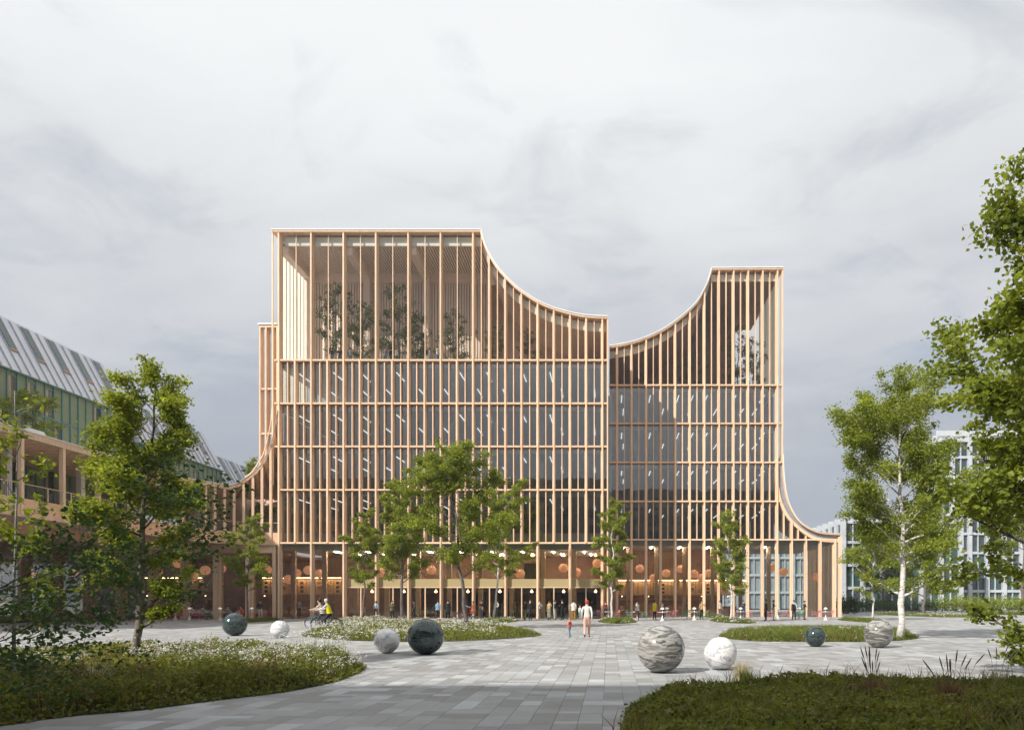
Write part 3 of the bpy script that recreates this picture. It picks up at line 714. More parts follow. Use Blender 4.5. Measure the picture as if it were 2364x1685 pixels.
for i, (x, y) in enumerate(fine):
    xi, yi = inner_pt(x, y); zo = edge_z(x, y) - .40
    nx_, ny_ = fine[min(i + 1, len(fine) - 1)] if i < len(fine) - 1 else (x + .1, y)
    dx, dy = (nx_ - x) * .66, (ny_ - y) * .66
    xi2, yi2 = inner_pt(x + dx, y + dy); dix, diy = xi2 - xi, yi2 - yi
    zo2 = edge_z(x + dx, y + dy) - .40
    sl = MB(); sl.hull([(x, y, zo), (x + dx, y + dy, zo2), (x + dx, y + dy, zo2 + .07), (x, y, zo + .07)], [(xi, yi, inz), (xi + dix, yi + diy, inz), (xi + dix, yi + diy, inz + .07), (xi, yi, inz + .07)])
    sl.obj('soffit_slat', SLATW, W)
# flat roof behind the edge
b = MB(); poly = [(-45.1, 30)] + [(x - .3, y) for x, y in path(.2)[:34]] + [(-38.0, 71.5), (-45.1, 71.5)]
b.add([(x, y, 12.62) for x, y in poly], [tuple(range(len(poly)))]); b.obj('roof', WHITEP, W)
for x, y in ((-39.5, 46.2), (-39.5, 52.3), (-39.5, 58.4)):
    b = MB(); b.hull([(x - 1, y - .8, 12.63), (x + 1, y - .8, 12.63), (x + 1, y + .8, 12.63), (x - 1, y + .8, 12.63)], [(x - .8, y - .6, 13.0), (x + .8, y - .6, 13.25), (x + .8, y + .6, 13.25), (x - .8, y + .6, 13.0)]); b.obj('skylight', WHITEP, W)
# posts along the edge
posts = [(-37.72, yy) for yy in (33.9, 37.2, 40.5, 43.85, 47.2, 50.5, 53.85, 57.2, 60.4)]
for px in (474, 495.5, 518, 540, 562.5, 584, 605, 625):
    # where the sight line meets the bend
    best = min(((abs(VX + F * (-32 + 5.72 * math.cos(a)) / (60.3 + 5.72 * math.sin(a)) - px), a) for a in np.linspace(math.pi, math.pi / 2, 400)))
    a = best[1]; posts.append((-32 + 5.72 * math.cos(a), 60.3 + 5.72 * math.sin(a)))
for x, y in posts:
    ang = 0.0 if y <= 60.3 else math.atan2(y - 60.3, x + 32) - math.pi
    b = MB(); b.box(-.2, .1, -.11, .11, 0, 1); me = b.mesh('edge_post', WOOD)
    inst('edge_post', me, W, (x, y, 7.225), (1, 1, edge_z(x, y) - .44 - 7.225), ang)
# railing
rl = path(.09); b = MB(); b.tube([(x, y, 9.25) for x, y in rl], .03, 5); b.obj('handrail', WOOD, W)
b = MB()
for (xa, ya), (xb_, yb_) in zip(rl[:-1], rl[1:]):
    for t in np.arange(0, 1, .14): b.box(xa + (xb_ - xa) * t - .006, xa + (xb_ - xa) * t + .006, ya + (yb_ - ya) * t - .006, ya + (yb_ - ya) * t + .006, 8.3, 9.24)
o = b.obj('baluster', mat('baluster_metal', (.12, .15, .16), rough=.5), W); o['kind'] = 'stuff'
for i in range(0, len(rl), 2): box('rail_post', W, WOOD, rl[i][0] - .03, rl[i][0] + .03, rl[i][1] - .03, rl[i][1] + .03, 8.3, 9.22)
for y in (40, 46.5, 53, 59.5): box('terrace_column', W, WHITEP, -41.2, -40.8, y - .2, y + .2, 7.31, 12.1)
box('terrace_column', W, WHITEP, -36.7, -36.4, 68.3, 68.6, 7.31, 12.1); box('terrace_column', W, WHITEP, -40.2, -39.8, 66.2, 66.6, 7.31, 12.1)
box('terrace_wall', W, SOFFIT, -45.0, -32.7, 71.2, 71.5, 7.31, 12.6)
b = MB(); b.prism([(-37.2, 9.5), (-33, 9.5), (-33, 11.3), (-35, 11.6)], 70.4, 71.15); b.obj('terrace_canopy', WHITEP, W)
# ground-floor colonnade in line with the tower's front
for i in range(0, 12):
    x = PX(651 - 74.8 * (i + 1), D) - .12
    box('ground_column', W, WOOD, x - .13, x + .2, D - .3, D - .02, 0, 6.42); box('ground_column', W, WOOD, x - .05, x + .42, D + .1, D + .6, 0, 6.34)
    box('shopfront_pane', W, GLASSD, x + .44, x + 3.13 - .13, D + .3, D + .32, .02, 6.34)
box('corner_column', W, WOOD, K[0] - .62, K[0] - .28, D + .05, D + .45, 0, 7.08)
box('hall_screen', W, mat('grey_screen', (.26, .25, .24), (.2, .19, .18), scale=.5, rough=.6), -62, -49, 72, 72.2, .02, 6.3)

# ---------------------------------------------------------------- green timber houses with zinc roofs
GREENW = mat('green_timber', (.19, .25, .165), (.28, .33, .215), scale=3, stretch=(1, 14, .5), rough=.75, contrast=(.3, .7))
GREENF = mat('green_frame', (.15, .29, .245), rough=.5)
ZINC = mat('zinc_sheet', (.70, .72, .77), (.63, .65, .71), scale=.5, rough=.4, metal=.05)
ZINCS = mat('zinc_seam', (.40, .44, .52), rough=.45, metal=.1)
REVEAL = mat('orange_reveal', (.50, .33, .23), rough=.6)
def green_house(label, y0, y1, ze, zr, seed, lowz=7.31):
    q = random.Random(seed); g = thing('green_house', label, 'house', (-46, (y0 + y1) / 2, 0))
    XW, XRG = -45.2, -47.5
    box('wall', g, GREENW, -58, XW, y0, y1, lowz, ze)
    b = MB(); b.hull([(XW + .25, y0 - .05, ze), (XW + .25, y1 + .05, ze), (-58, y1 + .05, ze), (-58, y0 - .05, ze)], [(XRG, y0 - .05, zr), (XRG, y1 + .05, zr), (-57, y1 + .05, zr), (-57, y0 - .05, zr)]); roof = b.obj('roof', ZINC, g)
    box('eaves', g, GREENF, XW, XW + .27, y0, y1, ze - .1, ze - .003)
    sx = (XRG - XW - .25) / (zr - ze)
    def rp(y, z, off): return (XW + .25 + sx * (z - ze) + off * .9, y, z + off * .43)
    y = y0 + .3; i = 0
    while y < y1 - .2:
        b = MB(); a = [rp(y - .035, ze + .02, 0), rp(y + .035, ze + .02, 0), rp(y + .035, ze + .02, .09), rp(y - .035, ze + .02, .09)]
        c = [rp(y - .035, zr - .02, 0), rp(y + .035, zr - .02, 0), rp(y + .035, zr - .02, .09), rp(y - .035, zr - .02, .09)]
        b.hull(a, c); b.obj('roof_seam', ZINCS, roof)
        if i % 3 == 1 and y + .85 < y1:
            za, zb = ze + (zr - ze) * .40, zr - .25
            b = MB(); b.hull([rp(y + .1, za, .02), rp(y + .75, za, .02), rp(y + .75, zb, .02), rp(y + .1, zb, .02)], [rp(y + .1, za, .1), rp(y + .75, za, .1), rp(y + .75, zb, .1), rp(y + .1, zb, .1)])
            b.obj('roof_window', GLASSG2, roof)
            b = MB(); b.hull([rp(y + .04, za - .12, .02), rp(y + .81, za - .12, .02), rp(y + .81, za - .02, .02), rp(y + .04, za - .02, .02)], [rp(y + .04, za - .12, .14), rp(y + .81, za - .12, .14), rp(y + .81, za - .02, .14), rp(y + .04, za - .02, .14)])
            b.obj('window_sill', REVEAL, roof)
        y += .86; i += 1
    ys = np.arange(y0 + .2, y1, .86); floors = [lowz + .1, 10.2, 13.4, 16.4] if ze > 18 else [lowz + .1, 10.4, 13.4]
    floors = [f for f in floors if f < ze - 1.6] + [ze]
    for yy in ys: box('frame_post', g, GREENF, XW, XW + .1, yy - .05, yy + .05, lowz, ze - .11)
    for f in floors[1:-1]: box('frame_rail', g, GREENF, XW, XW + .08, y0, y1, f - .06, f + .06)
    for fi in range(len(floors) - 1):
        for j, yy in enumerate(ys[:-1]):
            if (j + fi * 1) % 4 in (0, 2) and q.random() < .72:
                za, zb = floors[fi] + .15, min(floors[fi + 1] - .45, floors[fi] + 2.55)
                w_ = box('window', g, GLASSG2, XW - .05, XW + .03, yy + .09, yy + .77, za, zb)
                box('window_reveal', w_, REVEAL, XW - .02, XW + .05, yy + .05, yy + .3, za, zb)
                box('window_head', w_, GREENF, XW, XW + .09, yy + .05, yy + .8, zb, zb + .07)
    return g
def dark_window(name, c, rough=.06):
    return mat(name, c, tuple(v * .6 for v in c), scale=.7, rough=rough, spec=.8)
GLASSG2 = dark_window('dark_green_pane', (.06, .11, .10))
green_house('green timber house with tall zinc mansard roof nearest at the left edge', 33.0, 64.0, 19.15, 23.95, 3)
green_house('paler green house with zinc roof half hidden by the left tree', 65.6, 79.8, 16.9, 21.45, 5, 12.7)
green_house('farthest zinc-roofed green house seen just left of the tower', 81.4, 93, 14.8, 19.35, 8, 12.7)

# ---------------------------------------------------------------- white offices on the right
CONC = mat('white_concrete', (.52, .55, .585), (.43, .455, .49), scale=.6, rough=.8)
OPANE = dark_window('office_pane', (.05, .075, .085)); OGREEN = dark_window('office_green_pane', (.045, .10, .095))
def office(name_label, x0, x1, y, h, storeys, bay, side=None, depth=26, pane=None):
    o = thing('office_building', name_label, 'building', ((x0 + x1) / 2, y, 0))
    sh = h / storeys
    box('wall', o, dark_window('office_inner', (.13, .16, .18), .4), x0 + .3, x1, y + .75, y + depth, 0, h - .3)
    box('roof', o, CONC, x0, x1, y, y + depth, h - .8, h)
    n = int(round((x1 - x0) / bay)); bw = (x1 - x0) / n
    for i in range(n + 1):
        x = x0 + i * bw; box('pier', o, CONC, x - .38, x + .38, y - .12, y + .7, 0, h + .35)
    for s in range(storeys):
        z = s * sh
        if s: box('floor_band', o, CONC, x0, x1, y + .1, y + .7, z - .28, z + .2)
        for i in range(n):
            xa = x0 + i * bw + .38; xb = xa + bw - .76; xm = (xa + xb) / 2
            pm = pane or (OGREEN if (s < 3 and (i + s) % 3) else OPANE)
            box('window_pane', o, pm, xa, xm - .08, y + .5, y + .56, z + .22, z + sh - .3)
            box('window_pane', o, pm, xm + .08, xb, y + .5, y + .56, z + .22, z + sh - .3)
            box('mullion', o, CONC, xm - .08, xm + .08, y + .2, y + .58, z + .2, z + sh - .28)
    if side:
        m_ = int(round(side / bay)); sw = side / m_
        for j in range(m_ + 1): box('pier', o, CONC, x0 - .4, x0 + .3, y + j * sw - .45, y + j * sw + .45, 0, h + .3)
        for s in range(storeys):
            z = s * sh
            box('floor_band', o, CONC, x0 - .2, x0 + .3, y + .45, y + side, z - .3, z + .3)
            for j in range(m_): box('window_pane', o, OPANE, x0 + .1, x0 + .28, y + j * sw + .45, y + (j + 1) * sw - .45, z + .3, z + sh - .3)
    return o
T = office('tall white concrete office block behind the right-hand trees', 63.2, 90.0, 132, 33.3, 9, 3.55, depth=9)
box('roof_railing', T, mat('railing_metal', (.55, .58, .6), rough=.4), 63.4, 90, 132.1, 132.14, 33.7, 34.7)
office('low white concrete office wing right of the glass pavilion', 42.0, 63.0, 122, 16.4, 4, 3.5, side=28)

office('added pale office row standing in for reflections in the pavilion glass', 22.0, 41.0, 140, 14.2, 4, 3.2, depth=8, pane=mat('pale_blue_pane', (.34, .38, .41), (.26, .30, .33), scale=.8, rough=.15))  # added block, kept pale to imitate reflections in the pavilion glass

# ---------------------------------------------------------------- block behind the viewpoint whose shadow lies on the foreground
Bk = thing('brick_block', 'long brown brick block behind the viewpoint', 'building', (-20, -16, 0))
yb0 = -12.0; hh = (13.4 - yb0) / 0.92
box('wall', Bk, mat('brick_wall', (.30, .255, .225), (.25, .21, .185), scale=2, rough=.85), -110, 70, yb0 - 14, yb0, -.03, hh)
box('coping', Bk, CONC, -110.2, 70.2, yb0 - 14.2, yb0 + .001, hh + .001, hh + .15)
for s in range(7):
    for i in range(36):
        if s * 36 + i < 260: box('window_pane', Bk, OPANE, -108 + i * 4.9, -105.6 + i * 4.9, yb0 + .01, yb0 + .06, 1 + s * 3.7, 3.2 + s * 3.7)

# ---------------------------------------------------------------- trees
BARK = mat('grey_bark', (.20, .17, .15), (.11, .09, .08), scale=6, stretch=(3, 3, .7), rough=.9, bump=.5)
BIRCH = mat('birch_bark', (.66, .63, .60), (.28, .25, .24), scale=5, stretch=(1.2, 1.2, 3), rough=.8, contrast=(.48, .72), bump=.3)
TWIG = mat('dark_twig', (.10, .075, .06), rough=.9)
LF_MID = leaf_mat('tree_leaf', (.09, .125, .018), (.37, .43, .065), .45)
LF_NEAR = leaf_mat('lime_leaf', (.065, .095, .014), (.33, .39, .06), .47)
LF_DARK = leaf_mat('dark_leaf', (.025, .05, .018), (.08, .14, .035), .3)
LF_YEL = leaf_mat('yellow_green_leaf', (.10, .15, .012), (.30, .36, .03), .45)
LF_OLIVE = leaf_mat('olive_leaf', (.055, .07, .024), (.21, .23, .085), .42)
def leaves(P, size, rng, droop=0.25, aspect=.62, fold=.22, dens_tone=None):
    """one folded rhombus per point: returns verts, faces, tone"""
    n = len(P)
    d = rng.normal(size=(n, 3)); d[:, 2] = d[:, 2] * .6 - droop; d /= np.linalg.norm(d, axis=1)[:, None]
    a = rng.normal(size=(n, 3)); a[:, 2] += .9
    s = np.cross(d, a); s /= (np.linalg.norm(s, axis=1)[:, None] + 1e-9); nn = np.cross(s, d)
    L = size * rng.uniform(.65, 1.25, n)[:, None]; w = L * aspect * .5
    b0 = P - d * L * .5; t0 = P + d * L * .5; c = P + d * L * .02
    l0 = c + s * w + nn * w * fold; r0 = c - s * w + nn * w * fold
    V = np.stack([b0, r0, t0, l0], 1).reshape(-1, 3)
    i = np.arange(n) * 4
    Fc = np.stack([np.stack([i, i + 1, i + 2], 1), np.stack([i, i + 2, i + 3], 1)], 1).reshape(-1, 3)
    t = rng.beta(2, 2, n) if dens_tone is None else np.clip(dens_tone + rng.normal(0, .16, n), 0, 1)
    return V, Fc, np.repeat(t, 4)
def tree(name, label, base, h, env, n_leaf, leaf, seed, trunk_r, bark, lmat, group=None, lean=(0, 0), nprim=22, crown0=.3, side_bias=None, spread=.16, cat='tree', low=None, up=.75, kink=.02, aspect=.66):
    """env: list of (height fraction, crown radius in metres)"""
    rng = np.random.default_rng(seed); q = random.Random(seed)
    root = thing(name, label, cat, base, 0, group)
    ex = [e[0] for e in env]; er = [e[1] for e in env]
    m = 14; tp = []; ox = oy = 0
    for i in range(m + 1):
        t = i / m; ox += q.gauss(0, kink) * h * .35 * (1 if i else 0); oy += q.gauss(0, kink) * h * .35 * (1 if i else 0)
        tp.append(Vector((lean[0] * t + ox, lean[1] * t + oy, h * .96 * t - (.06 if i == 0 else 0))))
    def tpt(t):
        f = t / .96 * m; i = min(int(f), m - 1); return tp[i].lerp(tp[i + 1], min(f - i, 1))
    tb = MB()
    tb.tube(tp, [max(trunk_r * ((1 - i / m) ** .85) * (1.35 if i == 0 else 1), .008) for i in range(m + 1)], 8)
    LP = []; TT = []
    specs = []
    for i in range(nprim):
        t = crown0 + (.93 - crown0) * ((i + q.uniform(0, .9)) / nprim)
        specs.append((t, i * 2.399 + q.uniform(-.5, .5), float(np.interp(t, ex, er)) * q.uniform(.72, 1.15)))
    for t, az, ln in (low or []): specs.append((t, az, ln))
    for (t, az, R_) in specs:
        if side_bias is not None:
            R_ *= 1 + side_bias[1] * math.cos(az - side_bias[0])
        if R_ < .1: continue
        p0 = tpt(t); el = q.uniform(.35, .75) * up + .35 * t
        pts = [p0]; d = Vector((math.cos(az) * math.cos(el), math.sin(az) * math.cos(el), math.sin(el)))
        L_ = R_ / max(math.cos(el), .35); n = 6
        for j in range(n):
            d = (d + Vector((q.gauss(0, .13), q.gauss(0, .13), q.gauss(.03, .10)))).normalized(); pts.append(pts[-1] + d * L_ / n)
        r0 = max(trunk_r * (1 - t) * .55, .012)
        tb.tube(pts, [max(r0 * (1 - j / (n + .5)), .005) for j in range(n + 1)], 5)
        subs = []
        for k in range(q.randint(6, 8)):
            f = q.uniform(.25, 1.0); ii = min(int(f * n), n - 1); s0 = pts[ii].lerp(pts[ii + 1], f * n - ii if ii < n else 0)
            dd = (d + Vector((q.gauss(0, .75), q.gauss(0, .75), q.gauss(.12, .5)))).normalized(); l2 = L_ * q.uniform(.22, .42) * (1.15 - .4 * f)
            sp = [s0]
            for j in range(3):
                dd = (dd + Vector((q.gauss(0, .2), q.gauss(0, .2), q.gauss(0, .15)))).normalized(); sp.append(sp[-1] + dd * l2 / 3)
            tb.tube(sp, [r0 * .32, r0 * .24, r0 * .16, .003], 4, cap=False); subs.append((sp, l2))
        tw = max(.25, R_)
        for sp, l2 in subs:
            cl = rng.beta(2, 2)       # each spray has its own tone
            for _ in range(3):
                LP.append((sp, l2, tw, cl))
    # spread the leaves over the sprays
    wts = np.array([l2 * tw for _, l2, tw, _ in LP]); wts /= wts.sum(); cnt = rng.multinomial(n_leaf, wts)
    P = []; tone = []
    for (sp, l2, tw, cl), c in zip(LP, cnt):
        if c == 0: continue
        f = rng.beta(2.2, 1.2, c) * 3; A = np.array([tuple(v) for v in sp]); i = np.minimum(f.astype(int), 2)
        pp = A[i] + (A[i + 1] - A[i]) * (f - i)[:, None]
        sg = max(.05, spread * (.35 + l2)); pp = pp + rng.normal(0, 1, (c, 3)) * np.array([sg, sg, sg * .62])
        P.append(pp); tone.append(np.full(c, .25 + .5 * cl))
    P = np.concatenate(P); tone = np.concatenate(tone)
    V, Fc, tn = leaves(P, leaf, rng, dens_tone=tone, aspect=aspect)
    tb.obj('trunk', bark, root, smooth=True, world=False)
    o = bpy.data.objects.new('crown', np_mesh('crown', V, Fc, lmat, tn)); link(o, root, world=False)
    return root
def base_at(px, py, z=0): x, d = GP(px, py); return (x, d, z)

NORM = [(.2, .55), (.35, .95), (.5, 1.0), (.65, .85), (.8, .6), (.93, .3), (1, .12)]
def env(r, shape=NORM): return [(t, v * r) for t, v in shape]
tree('plaza_tree', 'slender tree with crooked dark trunk standing in the left foreground bed', base_at(316, 1546), 7.7, env(1.2, [(.2, .25), (.3, .8), (.42, 1.1), (.55, 1.05), (.7, .8), (.85, .5), (1, .2)]), 44000, .083, 21, .095, BARK, LF_MID, crown0=.3, nprim=26, low=[(.18, .2, 1.0), (.22, 3.3, 1.1), (.13, .3, .8)], lean=(.35, 0))
tree('plaza_tree', 'broad multi-limbed tree in the white flower bed, tallest of the central trees', base_at(1076, 1452), 10.6, env(2.8, [(.2, .5), (.35, .8), (.5, 1.05), (.65, .95), (.8, .75), (.92, .45), (1, .15)]), 36000, .135, 33, .13, BARK, LF_MID, crown0=.28, nprim=26, lean=(-.3, 0))
tree('plaza_tree', 'spreading tree with forked grey trunk behind the large dark central sphere', base_at(928, 1437), 10.9, env(2.45, [(.2, .55), (.32, .95), (.45, 1.05), (.6, .9), (.78, .6), (.92, .35), (1, .1)]), 30000, .15, 42, .14, BARK, LF_MID, crown0=.26, nprim=24)
tree('plaza_tree', 'narrow young tree leftmost before the tower entrance', base_at(835, 1433), 9.9, env(1.55, [(.2, .4), (.35, .9), (.5, 1), (.7, .85), (.85, .5), (1, .15)]), 15000, .155, 51, .10, BARK, LF_MID, crown0=.25, nprim=22)
tree('plaza_tree', 'pale-barked tree just right of the tallest central tree', base_at(1139, 1432), 11.3, env(2.1, [(.2, .3), (.35, .75), (.5, 1), (.7, 1), (.85, .7), (1, .2)]), 20000, .155, 63, .10, BIRCH, LF_MID, crown0=.3, nprim=22, side_bias=(0, .35))
tree('plaza_tree', 'columnar tree with pale trunk at the joint between the two timber volumes', base_at(1412, 1434), 10.3, env(1.5, [(.15, .5), (.3, .95), (.5, 1.0), (.7, .85), (.88, .55), (1, .2)]), 19000, .145, 74, .10, BIRCH, LF_MID, crown0=.22, nprim=26)
tree('plaza_tree', 'airy pale-trunked tree in front of the right volume', base_at(1686, 1435), 9.5, env(1.65, [(.15, .5), (.3, .9), (.5, 1.0), (.7, .75), (.88, .5), (1, .2)]), 15000, .145, 85, .10, BIRCH, LF_MID, crown0=.2, nprim=24)
tree('plaza_tree', 'small tree in shade beneath the curved terrace corner', base_at(572, 1434), 9.0, env(1.65, [(.15, .3), (.3, .85), (.5, 1.0), (.7, .8), (.88, .5), (1, .2)]), 15000, .145, 96, .09, BARK, LF_MID, crown0=.25, nprim=22)
tree('birch_tree', 'tall white-trunked birch beside the grey banded sphere', base_at(2076, 1476), 11.5, env(2.35, [(.15, .3), (.28, .8), (.42, 1.0), (.55, 1.05), (.7, .85), (.85, .55), (1, .2)]), 66000, .11, 107, .15, BIRCH, LF_MID, crown0=.27, nprim=42, low=[(.16, 0.1, 1.9), (.17, 2.9, .9)], side_bias=(math.pi, .05))
tree('birch_tree', 'thin small birch left of the tall white-trunked birch', base_at(2014, 1431), 8.6, env(2.3), 9000, .2, 118, .09, BIRCH, LF_MID, crown0=.3, low=[(.2, 3.2, 1.5)])
tree('background_tree', 'bright green tree with dark trunk between birch and white office', base_at(2133, 1416), 14.5, env(5.0), 13000, .34, 129, .22, BARK, LF_YEL, crown0=.2, low=[(.12, .2, 4.5), (.16, 3.0, 3.5)])
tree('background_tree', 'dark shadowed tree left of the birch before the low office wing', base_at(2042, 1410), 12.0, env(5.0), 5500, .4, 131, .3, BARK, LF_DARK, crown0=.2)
tree('background_tree', 'bright yellow-green tree at the far right edge behind the foreground crown', base_at(2368, 1418), 17.0, env(4.2), 14000, .34, 142, .22, BARK, LF_YEL, crown0=.12)
# foreground trees reaching in from the sides
tree('foreground_tree', 'large near tree with round leaves reaching in from the right edge', (9.75, 14.2, 0), 10.7, env(.97, [(.04, 1.8), (.10, 1.4), (.14, 1.6), (.2, 2.3), (.28, 2.5), (.36, 2.9), (.42, 3.5), (.48, 3.2), (.56, 2.5), (.66, 2.3), (.78, 1.7), (.9, 1.1), (1, .6)]), 44000, .13, 153, .17, BARK, LF_NEAR, crown0=.15, nprim=52, spread=.14, low=[(.03, 3.1, 1.6), (.05, 2.8, 1.6), (.07, 3.4, 1.5)], aspect=.84)
tree('foreground_sapling', 'thin grey-stemmed sapling with sparse heart-shaped leaves at the left edge', (PX(32, 12.2), 12.2, 0), 5.6, env(.85, [(.1, 1.0), (.25, 1.25), (.45, .9), (.7, .55), (.9, .35), (1, .2)]), 1000, .135, 164, .035, mat('sapling_bark', (.30, .30, .29), (.17, .16, .15), scale=8, rough=.8), LF_NEAR, crown0=.15, nprim=17, spread=.14, kink=.008)
tree('foreground_shrub', 'low dark shrub with long arching branches entering from the left edge', (PX(-95, 9.6), 9.6, 0), 1.75, env(2.7, [(.1, .8), (.4, 1.1), (.7, .9), (1, .5)]), 4600, .085, 175, .035, TWIG, LF_DARK, crown0=.12, nprim=17, spread=.10, up=.18, cat='shrub', side_bias=(.3, .55))

# trees on the roof terraces (one crown copied)
rt = tree('terrace_tree', 'first indoor tree from the left on the tower roof terrace', (PX(775, 69.3), 69.3, 25.03), 9.2, env(2.6, [(.1, .5), (.25, .95), (.45, 1), (.65, .75), (.85, .4), (1, .12)]), 3600, .2, 186, .09, BARK, LF_OLIVE, crown0=.1, nprim=22)
g_rt = 'trees on the roof terraces'; rt['group'] = g_rt
for i, (px, d, z, s, lab) in enumerate([(838, 69.6, 25.03, .82, 'second indoor tree from the left on the tower roof terrace'), (922, 69.2, 25.03, .98, 'tallest indoor tree at the middle of the tower roof terrace'), (963, 70.4, 25.03, .7, 'indoor tree right behind the middle tree on the tower roof terrace'),
        (1048, 69.5, 25.03, .72, 'indoor tree just left of the sweep on the tower roof terrace'), (1143, 69.3, 25.03, .56, 'indoor tree under the start of the tower roof sweep'), (1218, 69.0, 25.03, .48, 'shortest indoor tree under the tower roof sweep'),
        (1704, 77.5, 24.93, .92, 'tallest indoor tree in the right corner tower'), (1738, 78.5, 24.93, .78, 'rightmost indoor tree against the sky in the corner tower'), (1596, 77.0, 24.93, .6, 'indoor tree under the right roof sweep')]):
    copy_thing(rt, (PX(px, d), d, z), i * 1.3 + .6, lab, g_rt, s)
tree('terrace_tree', 'leafy tree on the terrace corner beside the tower', (-34.9, 68.8, 7.31), 4.4, env(1.3), 2600, .16, 197, .06, BARK, LF_MID, crown0=.35, group=g_rt)
tree('terrace_tree', 'tree on the wing roof seen behind the sweeping edge', (-38.3, 73.5, 12.6), 4.7, env(.95), 1500, .18, 208, .07, BARK, LF_MID, crown0=.3, group=g_rt)
tree('terrace_tree', 'bushy tree on the wing roof before the green house', (-43.2, 51.0, 12.63), 4.6, env(1.9), 3600, .17, 219, .07, BARK, LF_MID, crown0=.12, group=g_rt)
tree('terrace_tree', 'dark tree on the terrace behind the railing at the left edge', (-43.0, 48.5, 7.31), 4.3, env(1.8), 3000, .17, 220, .06, BARK, LF_DARK, crown0=.12, group=g_rt)

# shrubs before the offices
def shrub(label, px, d, rx, h, seed, m, n=2600, leaf=.3):
    rng = np.random.default_rng(seed); q = random.Random(seed)
    root = thing('shrub', label, 'shrub', (PX(px, d), d, 0)); tb = MB(); P = []
    for i in range(26):
        a = q.uniform(0, 6.28); r = rx * math.sqrt(q.random()); top = Vector((math.cos(a) * r, math.sin(a) * r * .5, h * q.uniform(.55, 1.0) * (1 - .35 * (r / rx) ** 2)))
        tb.tube([(top.x * .3, top.y * .3, -.05), (top.x * .7, top.y * .7, top.z * .5), top], [.03, .02, .006], 4)
        P.append(np.array(top) * np.array([1, 1, .8]) + rng.normal(0, 1, (n // 26, 3)) * np.array([rx * .16, rx * .1, h * .2]))
    P = np.concatenate(P); P[:, 2] = np.abs(P[:, 2]); V, Fc, t = leaves(P, leaf, rng)
    tb.obj('stem', TWIG, root, world=False); o = bpy.data.objects.new('foliage', np_mesh('foliage', V, Fc, m, t)); link(o, root, world=False)
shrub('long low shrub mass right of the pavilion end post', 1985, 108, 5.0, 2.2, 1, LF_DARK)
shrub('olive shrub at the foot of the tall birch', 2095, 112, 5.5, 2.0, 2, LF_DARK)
shrub('rounded green shrub before the tall white office', 2225, 110, 4.6, 2.6, 3, LF_MID)
shrub('bushy green shrub at the right edge before the white office', 2330, 108, 5.5, 2.5, 4, LF_MID)
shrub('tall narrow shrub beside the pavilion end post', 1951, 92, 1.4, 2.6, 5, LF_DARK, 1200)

# ---------------------------------------------------------------- planting beds
SOIL = mat('bed_soil', (.055, .05, .03), (.04, .045, .02), scale=5, rough=.95)
LF_COVER = leaf_mat('cover_leaf', (.045, .058, .014), (.29, .30, .06), .38)
LF_GRASS = leaf_mat('grass_blade', (.07, .105, .02), (.24, .28, .06), .4)
LF_RED = leaf_mat('russet_blade', (.10, .055, .03), (.30, .19, .10), .35)
LF_PALE = leaf_mat('pale_grass_blade', (.30, .27, .16), (.62, .57, .40), .4)
PETAL = leaf_mat('white_petal', (.70, .68, .62), (.86, .85, .80), .35)
LILAC = leaf_mat('lilac_petal', (.42, .37, .42), (.70, .66, .70), .35)
def vnoise(P, s, seed):
    r = np.random.default_rng(seed); ph = r.uniform(0, 6.28, (6, 3)); k = r.normal(0, 1, (6, 2)) * s
    v = sum(np.sin(P[:, 0] * k[i, 0] + P[:, 1] * k[i, 1] + ph[i, 0]) for i in range(6)) / 6
    return .5 + .5 * np.clip(v * 1.6, -1, 1)
def sample(poly, n, rng):
    A = np.array(poly); lo = A.min(0); hi = A.max(0); out = []; got = 0
    while got < n:
        P = rng.uniform(lo, hi, (n * 2, 2)); P = P[inside(P, poly)]; out.append(P); got += len(P)
    return np.concatenate(out)[:n]
def edge_dist(P, poly):
    A = np.array(poly); B = np.roll(A, -1, 0); d = np.full(len(P), 1e9)
    for a, b_ in zip(A, B):
        e = b_ - a; t = np.clip(((P - a) @ e) / (e @ e + 1e-9), 0, 1); d = np.minimum(d, np.linalg.norm(P - a - t[:, None] * e, axis=1))
    return d
def blades(P2, z0, ln, wd, rng, bend=.5, tone=None, vert=.25):
    """bent blades of two segments"""
    n = len(P2); az = rng.uniform(0, 6.28, n); tilt = np.abs(rng.normal(0, vert, n))
    d = np.stack([np.cos(az) * np.sin(tilt), np.sin(az) * np.sin(tilt), np.cos(tilt)], 1); h_ = np.stack([np.cos(az), np.sin(az), np.zeros(n)], 1)
    s = np.stack([-np.sin(az + rng.normal(0, .8, n)), np.cos(az), np.zeros(n)], 1)
    p0 = np.stack([P2[:, 0], P2[:, 1], z0], 1); L = ln[:, None]; w = wd[:, None] if hasattr(wd, '__len__') else wd
    p1 = p0 + d * L * .6; p2 = p1 + (d + h_ * bend - np.array([0, 0, bend * .35])) * L * .4
    V = np.stack([p0 - s * w, p0 + s * w, p1 - s * w * .8, p1 + s * w * .8, p2], 1).reshape(-1, 3); i = np.arange(n) * 5
    Fc = np.stack([np.stack([i, i + 1, i + 3], 1), np.stack([i, i + 3, i + 2], 1), np.stack([i + 2, i + 3, i + 4], 1)], 1).reshape(-1, 3)
    t = rng.beta(2, 2, n) if tone is None else np.clip(tone + rng.normal(0, .15, n), 0, 1)
    return V, Fc, np.repeat(t, 5), p2
def join(parts):
    V = []; Fc = []; T_ = []; o = 0
    for v, f, t in parts: V.append(v); Fc.append(f + o); T_.append(t); o += len(v)
    return np.concatenate(V), np.concatenate(Fc), np.concatenate(T_)
